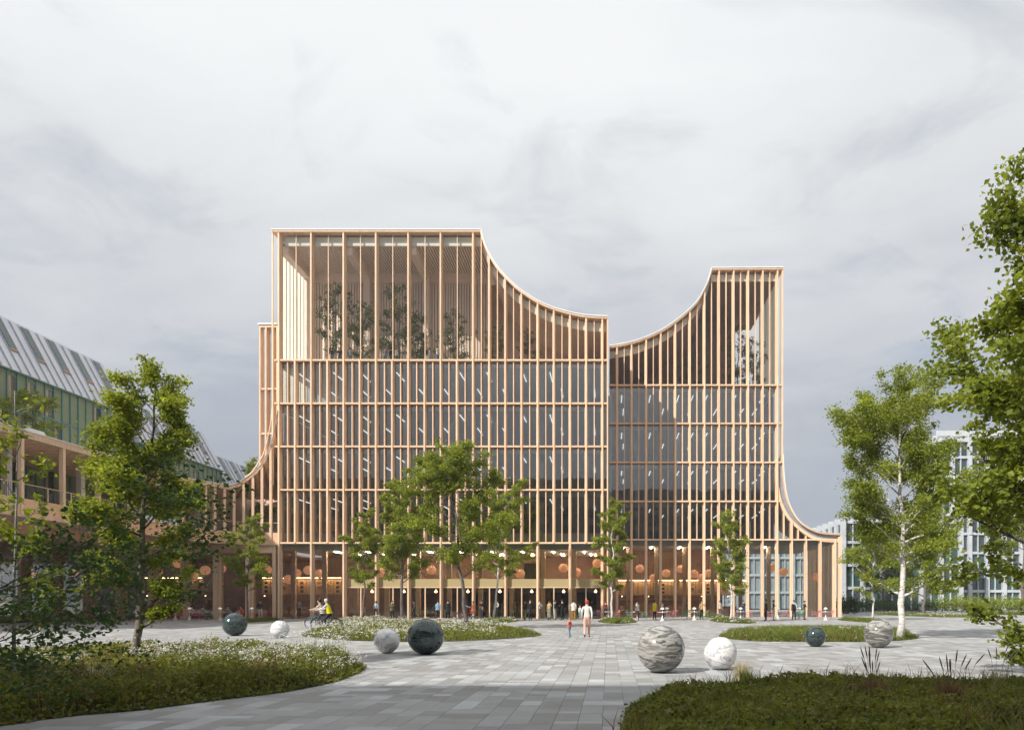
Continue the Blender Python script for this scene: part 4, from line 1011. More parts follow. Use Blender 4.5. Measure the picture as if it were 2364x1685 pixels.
def flowers(P3, size, rng):
    """five-petal heads, each petal one triangle pair"""
    n = len(P3); parts = []
    nrm = rng.normal(0, .45, (n, 3)); nrm[:, 2] += 1; nrm /= np.linalg.norm(nrm, axis=1)[:, None]
    a = np.cross(nrm, np.array([.3, .8, .1])); a /= np.linalg.norm(a, axis=1)[:, None]; b_ = np.cross(nrm, a)
    s = size * rng.uniform(.7, 1.3, n)[:, None]; vs_ = [P3]
    for k in range(8):
        th = 2 * math.pi * k / 8; r = s * (1.0 if k % 2 == 0 else .55); vs_.append(P3 + (a * math.cos(th) + b_ * math.sin(th)) * r + nrm * s * .15)
    V = np.stack(vs_, 1).reshape(-1, 3); i = np.arange(n) * 9
    Fc = np.concatenate([np.stack([i, i + 1 + k, i + 1 + (k + 1) % 8], 1) for k in range(8)]); return V, Fc, np.repeat(rng.beta(3, 2, n), 9)
def bed(key, name_label, n_leaf, leaf, hmin, hmax, n_grass, ghi, seed, n_fl=0, fl=.03, flzone=None, mound=.06, gm=None, n_red=0, lil=0):
    poly = BEDS[key]; rng = np.random.default_rng(seed)
    # soil sheet with a low mound
    S = np.array(poly); c = S.mean(0); rings = [1.0, .93, .75, .5, .25]; vv = []; 
    for r in rings:
        for p in S: q_ = c + (p - c) * r; vv.append((q_[0], q_[1], .006 + mound * (1 - r) ** .5 if r < 1 else .004))
    vv.append((c[0], c[1], mound)); n = len(S); ff = []
    for j in range(len(rings) - 1):
        for i in range(n): ff.append((j * n + i, j * n + (i + 1) % n, (j + 1) * n + (i + 1) % n, (j + 1) * n + i))
    for i in range(n): ff.append(((len(rings) - 1) * n + i, (len(rings) - 1) * n + (i + 1) % n, len(vv) - 1))
    b = MB(); b.add(vv, ff); so_ = b.obj('planting_bed', SOIL); so_['kind'] = 'structure'
    if key == 'right': pass
    P = sample(poly, n_leaf, rng) + rng.normal(0, .05, (n_leaf, 2)); e = np.clip(edge_dist(P, poly) / .55, 0.12, 1); hn = vnoise(P, 1.3, seed) * .42 + vnoise(P, 4.0, seed + 1) * .3 + vnoise(P, 11.0, seed + 3) * .28
    hh_ = (hmin + (hmax - hmin) * hn) * e; z = hh_ * np.sqrt(rng.random(len(P))) + .01
    V, Fc, t = leaves(np.column_stack([P, z]), leaf, rng, droop=-.05, aspect=.75, dens_tone=.15 + .45 * vnoise(P, 2.2, seed + 2) + .25 * (z / (hmax + .01)))
    o = bpy.data.objects.new('ground_cover', np_mesh('ground_cover', V, Fc, LF_COVER, t)); o['kind'] = 'stuff'; link(o)
    if n_grass:
        P = sample(poly, n_grass, rng); e = np.clip(edge_dist(P, poly) / .4, .35, 1)
        V, Fc, t, _ = blades(P, np.full(len(P), .005), ghi * e * rng.uniform(.3, 1.15, len(P)), leaf * .10 + .003, rng, tone=.3 + .4 * vnoise(P, 1.5, seed + 4))
        o = bpy.data.objects.new('grass', np_mesh('grass', V, Fc, gm or LF_GRASS, t)); o['kind'] = 'stuff'; link(o)
    if n_red:
        P = sample(poly, n_red * 8, rng); P = P[vnoise(P, 1.1, seed + 9) > .62][:n_red]
        V, Fc, t, _ = blades(P, np.full(len(P), .01), hmax * rng.uniform(.7, 1.25, len(P)), leaf * .08 + .002, rng, vert=.18)
        o = bpy.data.objects.new('russet_grass', np_mesh('russet_grass', V, Fc, LF_RED, t)); o['kind'] = 'stuff'; link(o)
    if n_fl:
        P = sample(poly, n_fl * 6, rng); w = vnoise(P, .9, seed + 6)
        if flzone: w = w * flzone(P)
        P = P[w > .42][:n_fl]; e = np.clip(edge_dist(P, poly) / .4, .3, 1); hn = vnoise(P, 1.3, seed)
        top = (hmin + (hmax - hmin) * hn) * e * rng.uniform(.85, 1.45, len(P)) + .06
        V1, F1, t1, tip = blades(P, np.full(len(P), .02), top, .004, rng, bend=.15, vert=.12)
        o = bpy.data.objects.new('flower_stem', np_mesh('flower_stem', V1, F1, LF_GRASS, t1)); o['kind'] = 'stuff'; link(o)
        # heads in loose umbels
        H3 = np.repeat(tip, 4, 0) + rng.normal(0, 1, (len(tip) * 4, 3)) * np.array([.04, .04, .025]); k = int(len(H3) * lil)
        for arr, mm, nm in ((H3[k:], PETAL, 'white_flower'), (H3[:k], LILAC, 'lilac_flower')):
            if len(arr):
                V2, F2, t2 = flowers(arr, fl, rng); o = bpy.data.objects.new(nm, np_mesh(nm, V2, F2, mm, t2)); o['kind'] = 'stuff'; link(o)
bed('left', '', 70000, .075, .04, .7, 12000, .5, 301, n_fl=1900, fl=.018, flzone=lambda P: np.clip((P[:, 1] - 12.2) / 2.5, 0, 1) * np.clip((P[:, 0] + 14) / 3, .35, 1) * 1.35, n_red=300, lil=.3)
bed('right', '', 56000, .07, .02, .5, 9000, .42, 302, n_red=500)
bed('midleft', '', 36000, .085, .12, .42, 14000, .35, 303, n_fl=2100, fl=.028, flzone=lambda P: np.clip((P[:, 1] - 28.2) / 1.5, .5, 1) * np.clip((-4.2 - P[:, 0]) / 2, 0, 1) * 1.4)
bed('midright', '', 22000, .085, .12, .34, 26000, .45, 304, n_fl=120, fl=.025, n_red=1500)
for i, (k, nf) in enumerate((('b1', 60), ('b2', 160), ('b3', 90), ('b4', 120), ('b5', 40), ('b6', 260), ('b7', 0), ('b8', 220), ('b9', 0), ('b10', 60))):
    bed(k, '', 3000, .12, .1, .3, 4500, .4, 310 + i, n_fl=nf, fl=.04)
# single grass clumps
def tussock(label, px, py, h, n, seed, m, spread=.25, heads=0, hm=None, bend=.55, w=.006, name='ornamental_grass'):
    rng = np.random.default_rng(seed); x, d = GP(px, py); root = thing(name, label, 'grass', (x, d, 0))
    P = rng.normal(0, .06, (n, 2)); V, Fc, t, tip = blades(P, np.full(n, 0.), h * rng.uniform(.45, 1.0, n), w, rng, bend=bend, vert=spread)
    o = bpy.data.objects.new('blade', np_mesh('blade', V, Fc, m, t)); o['kind'] = 'stuff'; link(o, root, world=False)
    for i in range(heads):
        a = rng.uniform(0, 6.28); tl = rng.uniform(.05, .5); L = h * rng.uniform(.95, 1.35); dirv = Vector((math.cos(a) * math.sin(tl), .4 * math.sin(a) * math.sin(tl), math.cos(tl)))
        b = MB(); p = dirv * L; b.tube([(0, 0, 0), dirv * L * .5, p], .003, 3); pd = (dirv + Vector((dirv.x * .7, 0, -.1))).normalized()
        b.tube([p, p + pd * .05, p + pd * .14, p + pd * .2], [.005, .010, .010, .002], 5); b.obj('seed_head', flat((.45, .40, .30)) if hm else flat((.24, .18, .13)), root, world=False)
tussock('pale feathery grass clump in the left bed right of the shrub', 222, 1598, .62, 420, 401, LF_PALE, .28)
tussock('second pale feathery grass clump by the low shrub in the left bed', 110, 1590, .52, 300, 402, LF_PALE, .3)
tussock('russet upright grass at the foot of the foreground tree', 316, 1590, .6, 320, 403, LF_RED, .22)
tussock('russet grass clump mid-way along the left bed', 590, 1580, .62, 380, 404, LF_RED, .25)
tussock('short russet grass near the left bed front edge', 205, 1640, .38, 260, 405, LF_RED, .35)
tussock('russet grass with dark seed heads left of centre in the right bed', 2015, 1632, .58, 420, 406, LF_RED, .3, 11)
tussock('tallest russet grass with seed heads at the right of the right bed', 2195, 1650, .63, 480, 407, LF_RED, .3, 12)
tussock('pale grass tuft just right of the white marble sphere', 1712, 1568, .48, 320, 408, LF_PALE, .3)
tussock('green-yellow grass tuft at the back edge of the right bed', 1722, 1585, .42, 260, 409, LF_GRASS, .28)
tussock('pale seed grass at the right end of the right bed', 2300, 1600, .58, 160, 410, LF_PALE, .25, 6, LF_PALE)
tussock('russet grass clump in the right middle bed near the dark sphere', 1960, 1474, .55, 300, 411, LF_RED, .3)
tussock('pale plumed grass at the left end of the right middle bed', 1745, 1466, .62, 200, 412, LF_PALE, .28, 5, LF_PALE)
tussock('russet grass at the back of the left bed near the green sphere', 478, 1530, .55, 300, 413, LF_RED, .28, 3, LF_PALE)
tussock('pale plumed grass at the back edge of the left bed', 100, 1530, .66, 160, 414, LF_PALE, .25, 7, LF_PALE)

# ---------------------------------------------------------------- polished stone spheres
def marble(name, base, mid, vein, scale, stretch, rot=0.2, dist=2.5, lo=.42, hi=.62, rough=.12, band=False):
    m, nt, out = _nodes(name); N = nt.nodes; L = nt.links
    p = N.new('ShaderNodeBsdfPrincipled'); L.new(p.outputs[0], out.inputs[0]); p.inputs['Roughness'].default_value = rough; p.inputs['Coat Weight'].default_value = .35; p.inputs['Coat Roughness'].default_value = .04
    tc = N.new('ShaderNodeTexCoord'); oi = N.new('ShaderNodeObjectInfo')
    mp = N.new('ShaderNodeMapping'); mp.inputs['Scale'].default_value = stretch; mp.inputs['Rotation'].default_value = (rot, rot * .6, rot); L.new(tc.outputs['Object'], mp.inputs[0])
    va = N.new('ShaderNodeVectorMath'); va.operation = 'ADD'; cb = N.new('ShaderNodeCombineXYZ'); mu = N.new('ShaderNodeMath'); mu.operation = 'MULTIPLY'; mu.inputs[1].default_value = 20
    L.new(oi.outputs['Random'], mu.inputs[0]); L.new(mu.outputs[0], cb.inputs[0]); L.new(mu.outputs[0], cb.inputs[1]); L.new(mp.outputs[0], va.inputs[0]); L.new(cb.outputs[0], va.inputs[1])
    n = N.new('ShaderNodeTexNoise'); n.inputs['Scale'].default_value = scale; n.inputs['Detail'].default_value = 10; n.inputs['Roughness'].default_value = .62; n.inputs['Distortion'].default_value = dist
    L.new(va.outputs[0], n.inputs['Vector'])
    r = N.new('ShaderNodeValToRGB'); cr = r.color_ramp
    if band:
        cr.elements[0].position = .28; cr.elements[0].color = (*base, 1); cr.elements[1].position = .75; cr.elements[1].color = (*vein, 1)
        for pos, c in ((.40, mid), (.47, vein), (.53, base), (.60, mid)): e = cr.elements.new(pos); e.color = (*c, 1)
    else:
        cr.elements[0].position = lo; cr.elements[0].color = (*base, 1); cr.elements[1].position = hi; cr.elements[1].color = (*base, 1)
        c0 = (lo + hi) / 2
        for pos, c in ((c0 - .035, mid), (c0, vein), (c0 + .03, mid)): e = cr.elements.new(pos); e.color = (*c, 1)
    L.new(n.outputs['Fac'], r.inputs[0]); L.new(r.outputs[0], p.inputs['Base Color']); return m
M_GREEN = marble('green_serpentine', (.010, .019, .021), (.018, .035, .036), (.085, .125, .12), 3.4, (1.0, 1.0, 1.7), .7, 1.6, .40, .62)
M_WHITE = marble('white_marble', (.80, .79, .78), (.66, .66, .68), (.30, .31, .35), 1.3, (1, 1, 2.2), .35, 1.8, .40, .60)
M_GREY = marble('grey_banded_stone', (.065, .061, .055), (.185, .175, .16), (.40, .39, .37), 1.15, (.8, .8, 4.6), .14, .7, rough=.14, band=True)
def sphere(px, py, r, m, label, tilt):
    x, d = GP(px, py); bm = bmesh.new(); bmesh.ops.create_uvsphere(bm, u_segments=64, v_segments=40, radius=r)
    # small flat where it rests
    for v in bm.verts: v.co.z = max(v.co.z, -r + .004)
    me = bpy.data.meshes.new('stone_sphere'); bm.to_mesh(me); bm.free(); me.polygons.foreach_set('use_smooth', [True] * len(me.polygons)); me.materials.append(m)
    o = bpy.data.objects.new('stone_sphere', me); o.location = (x, d, r - .004); link(o); tag(o, label, 'sphere', 'polished stone spheres on the plaza')
for a in [(542, 1467, .55, M_GREEN, 'dark green marble sphere farthest left, in front of the shaded terrace'), (646, 1472, .40, M_WHITE, 'small white marble sphere just left of the two cyclists'),
          (893, 1507, .405, M_WHITE, 'white veined marble sphere touching distance left of the large dark sphere'), (983, 1510, .56, M_GREEN, 'large dark green marble sphere before the white flower bed'),
          (1526, 1552, .55, M_GREY, 'largest brown-grey banded stone sphere, nearest the camera'), (1663, 1545, .40, M_WHITE, 'white marble sphere beside the nearest grey banded sphere'),
          (1882, 1492, .375, M_GREEN, 'small dark green marble sphere before the right grass bed'), (2028, 1494, .51, M_GREY, 'grey banded stone sphere at the foot of the birch')]: sphere(*a, 0)

# ---------------------------------------------------------------- people
SKINS = [(.62, .40, .29), (.50, .30, .20), (.30, .17, .11), (.16, .085, .055)]
_people = []
def V3(*a): return Vector(a)
def person(label, x, y, z=0.0, face=0.0, h=1.72, pose='stand', top=(.3, .3, .3), bottom=(.1, .1, .1), shoe=(.03, .03, .03), hair=(.04, .025, .02), skin=0, long_hair=False, coat=None, skirt=None, seed=0, short_sleeve=False, hat=None, fingers=False, vest=None, group=None, shoes_high=False):
    """face: heading in radians, 0 looks towards the camera (-y). Skeleton is in local space, facing -y"""
    q = random.Random(seed or int(x * 131 + y * 17)); s = h / 1.74
    J = {}
    def put(n, *p): J[n] = Vector(p)
    put('pel', 0, 0, .96); put('sp', 0, .01, 1.14); put('ch', 0, .01, 1.32); put('nk', 0, .015, 1.475); put('hb', 0, .0, 1.56); put('hd', 0, -.015, 1.65); put('ht', 0, .0, 1.69)
    put('nose', 0, -.105, 1.635)
    for sgn, n in ((-1, 'l'), (1, 'r')):
        put('sh' + n, .168 * sgn, .01, 1.43); put('el' + n, .225 * sgn, .03, 1.15); put('wr' + n, .235 * sgn, -.05, .91); put('ha' + n, .235 * sgn, -.075, .82)
        put('hp' + n, .092 * sgn, 0, .90); put('kn' + n, .105 * sgn, -.015, .50); put('an' + n, .11 * sgn, .02, .085); put('to' + n, .125 * sgn, -.13, .035)
    def arm(n, e, w_):
        sg = -1 if n == 'l' else 1
        J['el' + n] = J['sh' + n] + Vector((e[0] * sg, e[1], e[2])); J['wr' + n] = J['el' + n] + Vector((w_[0] * sg, w_[1], w_[2])); d = Vector((w_[0] * sg, w_[1], w_[2])).normalized(); J['ha' + n] = J['wr' + n] + d * .09
    def leg(n, k, a, t):
        J['kn' + n] = J['hp' + n] + Vector(k); J['an' + n] = J['kn' + n] + Vector(a); J['to' + n] = J['an' + n] + Vector(t)
    if pose == 'talk': arm('r', (.05, -.05, -.27), (-.04, -.20, .12)); arm('l', (.06, .02, -.28), (.0, -.06, -.24))
    elif pose == 'phone': arm('r', (.04, -.08, -.26), (-.12, -.20, .08)); arm('l', (.04, -.08, -.26), (-.12, -.20, .06)); J['hd'].y -= .02; J['hd'].z -= .012; J['ht'].y -= .03; J['nose'].z -= .02
    elif pose == 'hips': arm('r', (.17, .06, -.22), (-.10, -.10, -.18)); arm('l', (.05, .02, -.28), (.0, -.05, -.24))
    elif pose == 'ear': arm('r', (.13, -.08, -.20), (-.08, -.06, .25)); arm('l', (.05, .02, -.28), (.0, -.06, -.24))
    elif pose == 'reach': arm('r', (.14, -.10, -.20), (.08, -.24, .04)); arm('l', (.05, .02, -.28), (.0, -.06, -.24))
    elif pose == 'walk':
        arm('r', (.06, -.08, -.27), (.0, -.12, -.22)); arm('l', (.06, .10, -.26), (.0, .02, -.25))
        leg('l', (.0, -.14, -.39), (.0, .04, -.41), (-.01, -.15, -.04)); leg('r', (.0, .06, -.40), (.0, .26, -.30), (.0, -.09, -.125))
        J['anr'].z = max(J['anr'].z, .16); J['tor'] = J['anr'] + Vector((0, -.06, -.12))
    elif pose == 'toddle':
        arm('r', (.17, .05, -.20), (.14, .0, -.17)); arm('l', (.17, -.02, -.20), (.14, -.04, -.17))
        leg('l', (-.02, -.10, -.38), (.0, .04, -.42), (.0, -.13, -.05)); leg('r', (.03, .06, -.38), (.0, .16, -.36), (.0, -.11, -.08))
    elif pose == 'sit':
        for n in 'lr':
            sg = -1 if n == 'l' else 1
            leg(n, (.03 * sg, -.42, -.01), (.0, .03, -.42), (.0, -.14, -.04)); arm(n, (.05, -.10, -.25), (-.05, -.22, .0))
    elif pose == 'ride':
        for n in ('pel', 'sp', 'ch', 'nk', 'hb', 'hd', 'ht', 'nose'):
            J[n].y -= (J[n].z - .96) * (.34 if n not in ('hd', 'ht', 'nose', 'hb') else .30)
        for n in 'lr':
            sg = -1 if n == 'l' else 1
            J['sh' + n] = J['ch'] + Vector((.17 * sg, -.02, .09)); arm(n, (.06, -.17, -.18), (.0, -.24, -.07))
        leg('l', (-.02, -.34, -.20), (.0, .13, -.38), (-.01, -.15, -.05)); leg('r', (.02, -.26, -.32), (.0, .20, -.42), (.01, -.15, -.05))
    if pose in ('stand', 'talk', 'phone', 'hips', 'ear', 'reach'):
        dx = q.uniform(-.03, .03)
        for n in 'lr':
            J['an' + n].x += dx * (-1 if n == 'l' else 1); J['to' + n].x += dx * (-1 if n == 'l' else 1)
        if q.random() < .5: J['knl'].y -= .04
        for k in ('hd', 'ht', 'nose'): J[k].x += q.uniform(-.012, .012)
    RAD = {'pel': (.155, .115), 'sp': (.135, .10), 'ch': (.155, .11), 'nk': (.07, .068), 'hb': (.078, .09), 'hd': (.098, .122), 'ht': (.085, .10), 'nose': (.012, .012)}
    for n in 'lr': RAD.update({'sh' + n: (.062, .065), 'el' + n: (.045, .045), 'wr' + n: (.03, .034), 'ha' + n: (.022, .042), 'hp' + n: (.095, .10), 'kn' + n: (.062, .066), 'an' + n: (.042, .048), 'to' + n: (.042, .03)})
    E = [('pel', 'sp'), ('sp', 'ch'), ('ch', 'nk'), ('nk', 'hb'), ('hb', 'hd'), ('hd', 'ht'), ('hd', 'nose')]
    for n in 'lr': E += [('ch', 'sh' + n), ('sh' + n, 'el' + n), ('el' + n, 'wr' + n), ('wr' + n, 'ha' + n), ('pel', 'hp' + n), ('hp' + n, 'kn' + n), ('kn' + n, 'an' + n), ('an' + n, 'to' + n)]
    if fingers:
        for n in 'lr':
            sg = -1 if n == 'l' else 1; d = (J['ha' + n] - J['wr' + n]).normalized(); side = d.cross(Vector((1, 0, 0)))
            side = side.normalized() if side.length > .1 else Vector((0, 1, 0)); inw = Vector((-sg, 0, 0))
            for f, (o_, l_) in enumerate(((-.028, .062), (-.010, .075), (.010, .07), (.027, .055))):
                a = J['ha' + n] + side * o_ + d * .02; J['f%d%s' % (f, n)] = a + d * l_ * .5; J['g%d%s' % (f, n)] = a + d * l_ * .85 + inw * .02
                RAD['f%d%s' % (f, n)] = (.009, .009); RAD['g%d%s' % (f, n)] = (.007, .007); E += [('ha' + n, 'f%d%s' % (f, n)), ('f%d%s' % (f, n), 'g%d%s' % (f, n))]
            J['t0' + n] = J['wr' + n] + d * .04 - side * .045; J['t1' + n] = J['t0' + n] + d * .045 - side * .01; RAD['t0' + n] = (.011, .011); RAD['t1' + n] = (.009, .009)
            E += [('wr' + n, 't0' + n), ('t0' + n, 't1' + n)]
    names = list(J); idx = {n: i for i, n in enumerate(names)}
    me = bpy.data.meshes.new('skeleton'); me.from_pydata([tuple(J[n] * s) for n in names], [(idx[a], idx[b_]) for a, b_ in E], [])
    ob = bpy.data.objects.new('skeleton', me); COL.objects.link(ob); md = ob.modifiers.new('skin', 'SKIN'); md.use_smooth_shade = True; md.branch_smoothing = .4
    sk = me.skin_vertices[0].data if len(me.skin_vertices) else None
    for n in names:
        r = RAD[n]; sk[idx[n]].radius = (r[0] * s, r[1] * s); sk[idx[n]].use_root = (n == 'pel')
    ss = ob.modifiers.new('sub', 'SUBSURF'); ss.levels = ss.render_levels = 2 if fingers else 1
    zone = {}
    for n in names: zone[n] = 'top'
    for n in ('nk', 'hb', 'hd', 'ht', 'nose'): zone[n] = 'skin'
    for n in names:
        if n[:2] in ('ha', 't0', 't1') or n[0] in 'fg' and n[1].isdigit(): zone[n] = 'skin'
        if n[:2] in ('hp', 'kn', 'an'): zone[n] = 'bottom'
        if n[:2] == 'to': zone[n] = 'shoe'
    zone['pel'] = 'bottom'
    segs = []
    for a, b_ in E:
        zz = {('nk', 'hb'): 'skin', ('ch', 'nk'): 'top'}.get((a, b_), zone[b_])
        if a == 'pel' and b_ == 'sp': zz = 'top'
        if a[:2] == 'el' and short_sleeve: zz = 'skin'
        if a[:2] == 'wr': zz = 'skin'
        if a[:2] == 'an' or (shoes_high and False): zz = 'shoe'
        segs.append((J[a] * s, J[b_] * s, zz))
    _people.append(dict(ob=ob, segs=segs, label=label, x=x, y=y, z=z, face=face, s=s, J=J, cols=dict(top=top, bottom=bottom, shoe=shoe, skin=SKINS[skin]), hair=hair, long=long_hair, coat=coat, skirt=skirt, hat=hat, vest=vest, group=group, pose=pose))
def finish_people():
    dg = bpy.context.evaluated_depsgraph_get(); dg.update()
    for P in _people:
        ev = P['ob'].evaluated_get(dg); me = bpy.data.meshes.new_from_object(ev); me.name = 'body'; me.materials.clear()
        keys = ['skin', 'top', 'bottom', 'shoe']
        for k in keys: me.materials.append(flat(P['cols'][k], .6 if k == 'skin' else .85))
        n = len(me.polygons); C = np.zeros(n * 3, np.float32); me.polygons.foreach_get('center', C); C = C.reshape(-1, 3)
        best = np.full(n, 1e9); mi = np.zeros(n, np.int32)
        for a, b_, zn in P['segs']:
            a = np.array(a); e = np.array(b_) - a; t = np.clip(((C - a) @ e) / (e @ e + 1e-12), 0, 1); d = np.linalg.norm(C - a - t[:, None] * e, axis=1)
            k = d < best; best[k] = d[k]; mi[k] = keys.index(zn)
        pz = P['J']['pel'].z * P['s'] + .03; near = (np.abs(C[:, 2] - pz) < .22 * P['s']) & (np.hypot(C[:, 0] - P['J']['pel'].x * P['s'], C[:, 1] - P['J']['pel'].y * P['s']) < .26 * P['s']) & (mi != 0)
        mi[near & (C[:, 2] > pz)] = 1; mi[near & (C[:, 2] <= pz)] = 2
        hips = (np.hypot(C[:, 0] - P['J']['pel'].x * P['s'], C[:, 1] - P['J']['pel'].y * P['s']) < .19 * P['s']) & (mi == 1) & (C[:, 2] <= pz); mi[hips] = 2
        me.polygons.foreach_set('material_index', mi); me.polygons.foreach_set('use_smooth', np.ones(n, bool)); me.update()
        old = P['ob']; om = old.data; bpy.data.objects.remove(old); bpy.data.meshes.remove(om)
        root = thing('person', P['label'], 'person', (P['x'], P['y'], P['z']), P['face'], P['group'])
        link(bpy.data.objects.new('body', me), root, world=False)
        s = P['s']; J = P['J']; hd = J['hd'] * s
        # hair: shell over the skull, open at the face
        b = MB(); n1, n2 = 12, 8; vs_ = []; fs = []
        ax = (J['ht'] - J['hb']).normalized()
        for i in range(n2 + 1):
            th = math.pi * .70 * i / n2
            for k in range(n1):
                ph = 2 * math.pi * k / n1; fx = math.sin(th) * math.cos(ph); fy = math.sin(th) * math.sin(ph); fz = math.cos(th)
                front = max(0, -fy * 1.3 - .1)
                zz = max(fz * .105, .07 * min(1, front * 1.4) - .075 * (1 - min(1, front * 1.4))); drop = 0
                if P['long'] and fy > -.25 and i >= n2 - 2: drop = (.10 if i == n2 - 1 else .24) * min(1, fy + .6)
                vs_.append((hd.x + fx * .098 * s, hd.y + (fy * .115 + .014) * s, hd.z + (zz * 1.08 + .012 - drop) * s))
        for i in range(n2):
            for k in range(n1): fs.append((i * n1 + k, i * n1 + (k + 1) % n1, (i + 1) * n1 + (k + 1) % n1, (i + 1) * n1 + k))
        b.add(vs_, fs); b.obj('hair', flat(P['hair'], .7), root, smooth=True, world=False)
        def loft(name, rings, m):
            bb = MB(); nn = 14; vv = []; ff = []
            for (c, rx, ry) in rings:
                for k in range(nn): a = 2 * math.pi * k / nn; vv.append((c[0] + rx * math.cos(a), c[1] + ry * math.sin(a), c[2]))
            for i in range(len(rings) - 1):
                for k in range(nn): ff.append((i * nn + k, i * nn + (k + 1) % nn, (i + 1) * nn + (k + 1) % nn, (i + 1) * nn + k))
            bb.add(vv, ff); bb.obj(name, m, root, smooth=True, world=False)
        pel, sp, ch = J['pel'] * s, J['sp'] * s, J['ch'] * s
        if P['coat']:
            ln = P['coat'][1]; loft('coat', [((ch.x, ch.y, ch.z + .09 * s), .17 * s, .115 * s), (ch, .185 * s, .135 * s), (sp, .17 * s, .13 * s), (pel, .185 * s, .14 * s), ((pel.x, pel.y, pel.z - ln * s), .205 * s, .16 * s)], flat(P['coat'][0], .85))
        if P['vest']:
            loft('vest', [((ch.x, ch.y - .02 * s, ch.z + .12 * s), .13 * s, .10 * s), (ch, .178 * s, .135 * s), (sp, .168 * s, .135 * s), ((pel.x, pel.y, pel.z - .02), .19 * s, .15 * s)], flat(P['vest'], .8))
        if P['skirt']:
            ln = P['skirt'][1]; loft('skirt', [((pel.x, pel.y, pel.z + .10 * s), .15 * s, .115 * s), (pel, .18 * s, .14 * s), ((pel.x, pel.y, pel.z - ln * s), .23 * s, .2 * s)], P['skirt'][0] if not isinstance(P['skirt'][0], tuple) else flat(P['skirt'][0], .85))
        if P['hat']:
            bb = MB(); bb.lathe([(.0, .125), (.06, .115), (.1, .07), (.112, .02), (.105, 0)], 14, (hd.x, hd.y + .012, hd.z + .01)); bb.obj('hat', flat(P['hat'], .8), root, smooth=True, world=False)
BK = (.015, .015, .017); NAVY = (.03, .04, .075); BEIGE = (.52, .44, .34); WHT = (.74, .72, .68); BURG = (.16, .03, .03); DENIM = (.22, .33, .48)
def at(px, py): return GP(px, py)
PI = math.pi
def pp(label, px, py, **k): x, d = at(px, py); person(label, x, d, **k)
pp('woman in white top and pale pink trousers walking away, red hair tied up', 1355, 1473, face=PI, h=1.70, pose='walk', top=(.78, .74, .69), bottom=(.72, .41, .34), shoe=(.02, .02, .02), hair=(.42, .06, .02), fingers=True)
pp('toddler in red hooded jacket and jeans walking beside the red-haired woman', 1315, 1472, face=-PI / 2 - .5, h=.88, pose='toddle', top=(.72, .07, .04), bottom=(.10, .17, .27), shoe=(.35, .16, .08), hair=(.42, .22, .07), fingers=True)
pp('person in pale jacket and mustard trousers with back turned at the entrance', 1324, 1431, face=PI, h=1.78, pose='talk', top=WHT, bottom=(.45, .22, .03), coat=(WHT, .12))
pp('child in white top carrying a pale teal bag near the entrance', 1339, 1430, face=PI * .8, h=1.28, top=(.75, .74, .7), bottom=(.3, .4, .4), hair=(.42, .2, .06), vest=(.4, .55, .53))
pp('person in black hooded top checking something in both hands', 1298, 1431.5, face=.9 + PI, h=1.78, pose='phone', top=BK, bottom=BK)
pp('person in navy top and white trousers touching their ear', 1281, 1431, face=PI * .6, h=1.76, pose='ear', top=NAVY, bottom=(.68, .64, .6))
pp('woman in mustard top and long patterned dark skirt', 1268, 1431.5, face=-.5, h=1.72, pose='ear', top=(.56, .42, .2), bottom=BK, skirt=(mat('patterned_cloth', (.03, .04, .03), (.30, .30, .2), scale=14, rough=.9), .7), long_hair=True)
pp('tall person in long black coat standing close to an olive-trousered companion', 1224, 1432.5, face=.6, h=1.80, top=BK, bottom=BK, coat=(BK, .35))
pp('person in black top and olive trousers facing the black coat', 1212, 1431.5, face=-.7, h=1.74, pose='talk', top=BK, bottom=(.17, .16, .08), skin=1)
pp('person in black sleeveless top with hand on hip near the pale-barked tree', 1112, 1430, face=PI * .7, h=1.80, pose='hips', top=BK, bottom=(.02, .025, .04), short_sleeve=True, skin=1)
pp('waiter in white shirt and black waistcoat behind the pale-barked tree', 1149, 1429, face=-1.0, h=1.7, pose='phone', top=WHT, bottom=BK, vest=BK)
pp('person in light denim jacket walking towards the doors', 1011, 1431.5, face=PI, h=1.74, pose='walk', top=DENIM, bottom=(.07, .02, .03), coat=(DENIM, .05))
pp('broad person in long black coat beside the denim jacket', 1034, 1432, face=PI, h=1.80, top=BK, bottom=BK, coat=(BK, .45))
pp('person in grey jacket partly hidden by low branches', 955, 1430, face=-.9, h=1.76, pose='walk', top=(.16, .16, .16), bottom=(.05, .05, .05))
pp('person in burgundy jumper reaching out beside the columnar tree', 1398, 1430, face=PI * .85, h=1.68, pose='reach', top=BURG, bottom=BK, skirt=(BK, .28), hair=(.08, .02, .02))
pp('person in white open jacket and rust trousers on the right terrace', 1471, 1432, face=.3, h=1.74, pose='phone', top=(.2, .14, .12), bottom=(.24, .07, .03), coat=((.76, .73, .7), .1))
pp('person in bright yellow coat with back turned on the right terrace', 1511, 1430.5, face=PI * .75, h=1.74, pose='talk', top=(.80, .62, .02), bottom=BK, shoe=(.55, .08, .03), coat=((.80, .62, .02), .18))
pp('person in burgundy jacket facing the yellow coat', 1529, 1429.5, face=-.5, h=1.72, pose='talk', top=BURG, bottom=BK, vest=(.7, .66, .6), long_hair=True)
pp('person in ochre blouse on the right terrace by the green chairs', 1620, 1429.5, face=.4, h=1.70, pose='ear', top=(.55, .35, .16), bottom=BK, long_hair=True, hair=(.10, .05, .02))
pp('tall person in black suit on the right before the glass pavilion', 1768, 1432.5, face=-PI / 2, h=1.82, top=BK, bottom=BK, coat=(BK, .15), skin=1)
pp('person in charcoal shirt and beige trousers facing the black suit', 1786, 1432, face=PI / 2, h=1.76, pose='talk', top=(.05, .05, .055), bottom=(.60, .50, .42), short_sleeve=True)
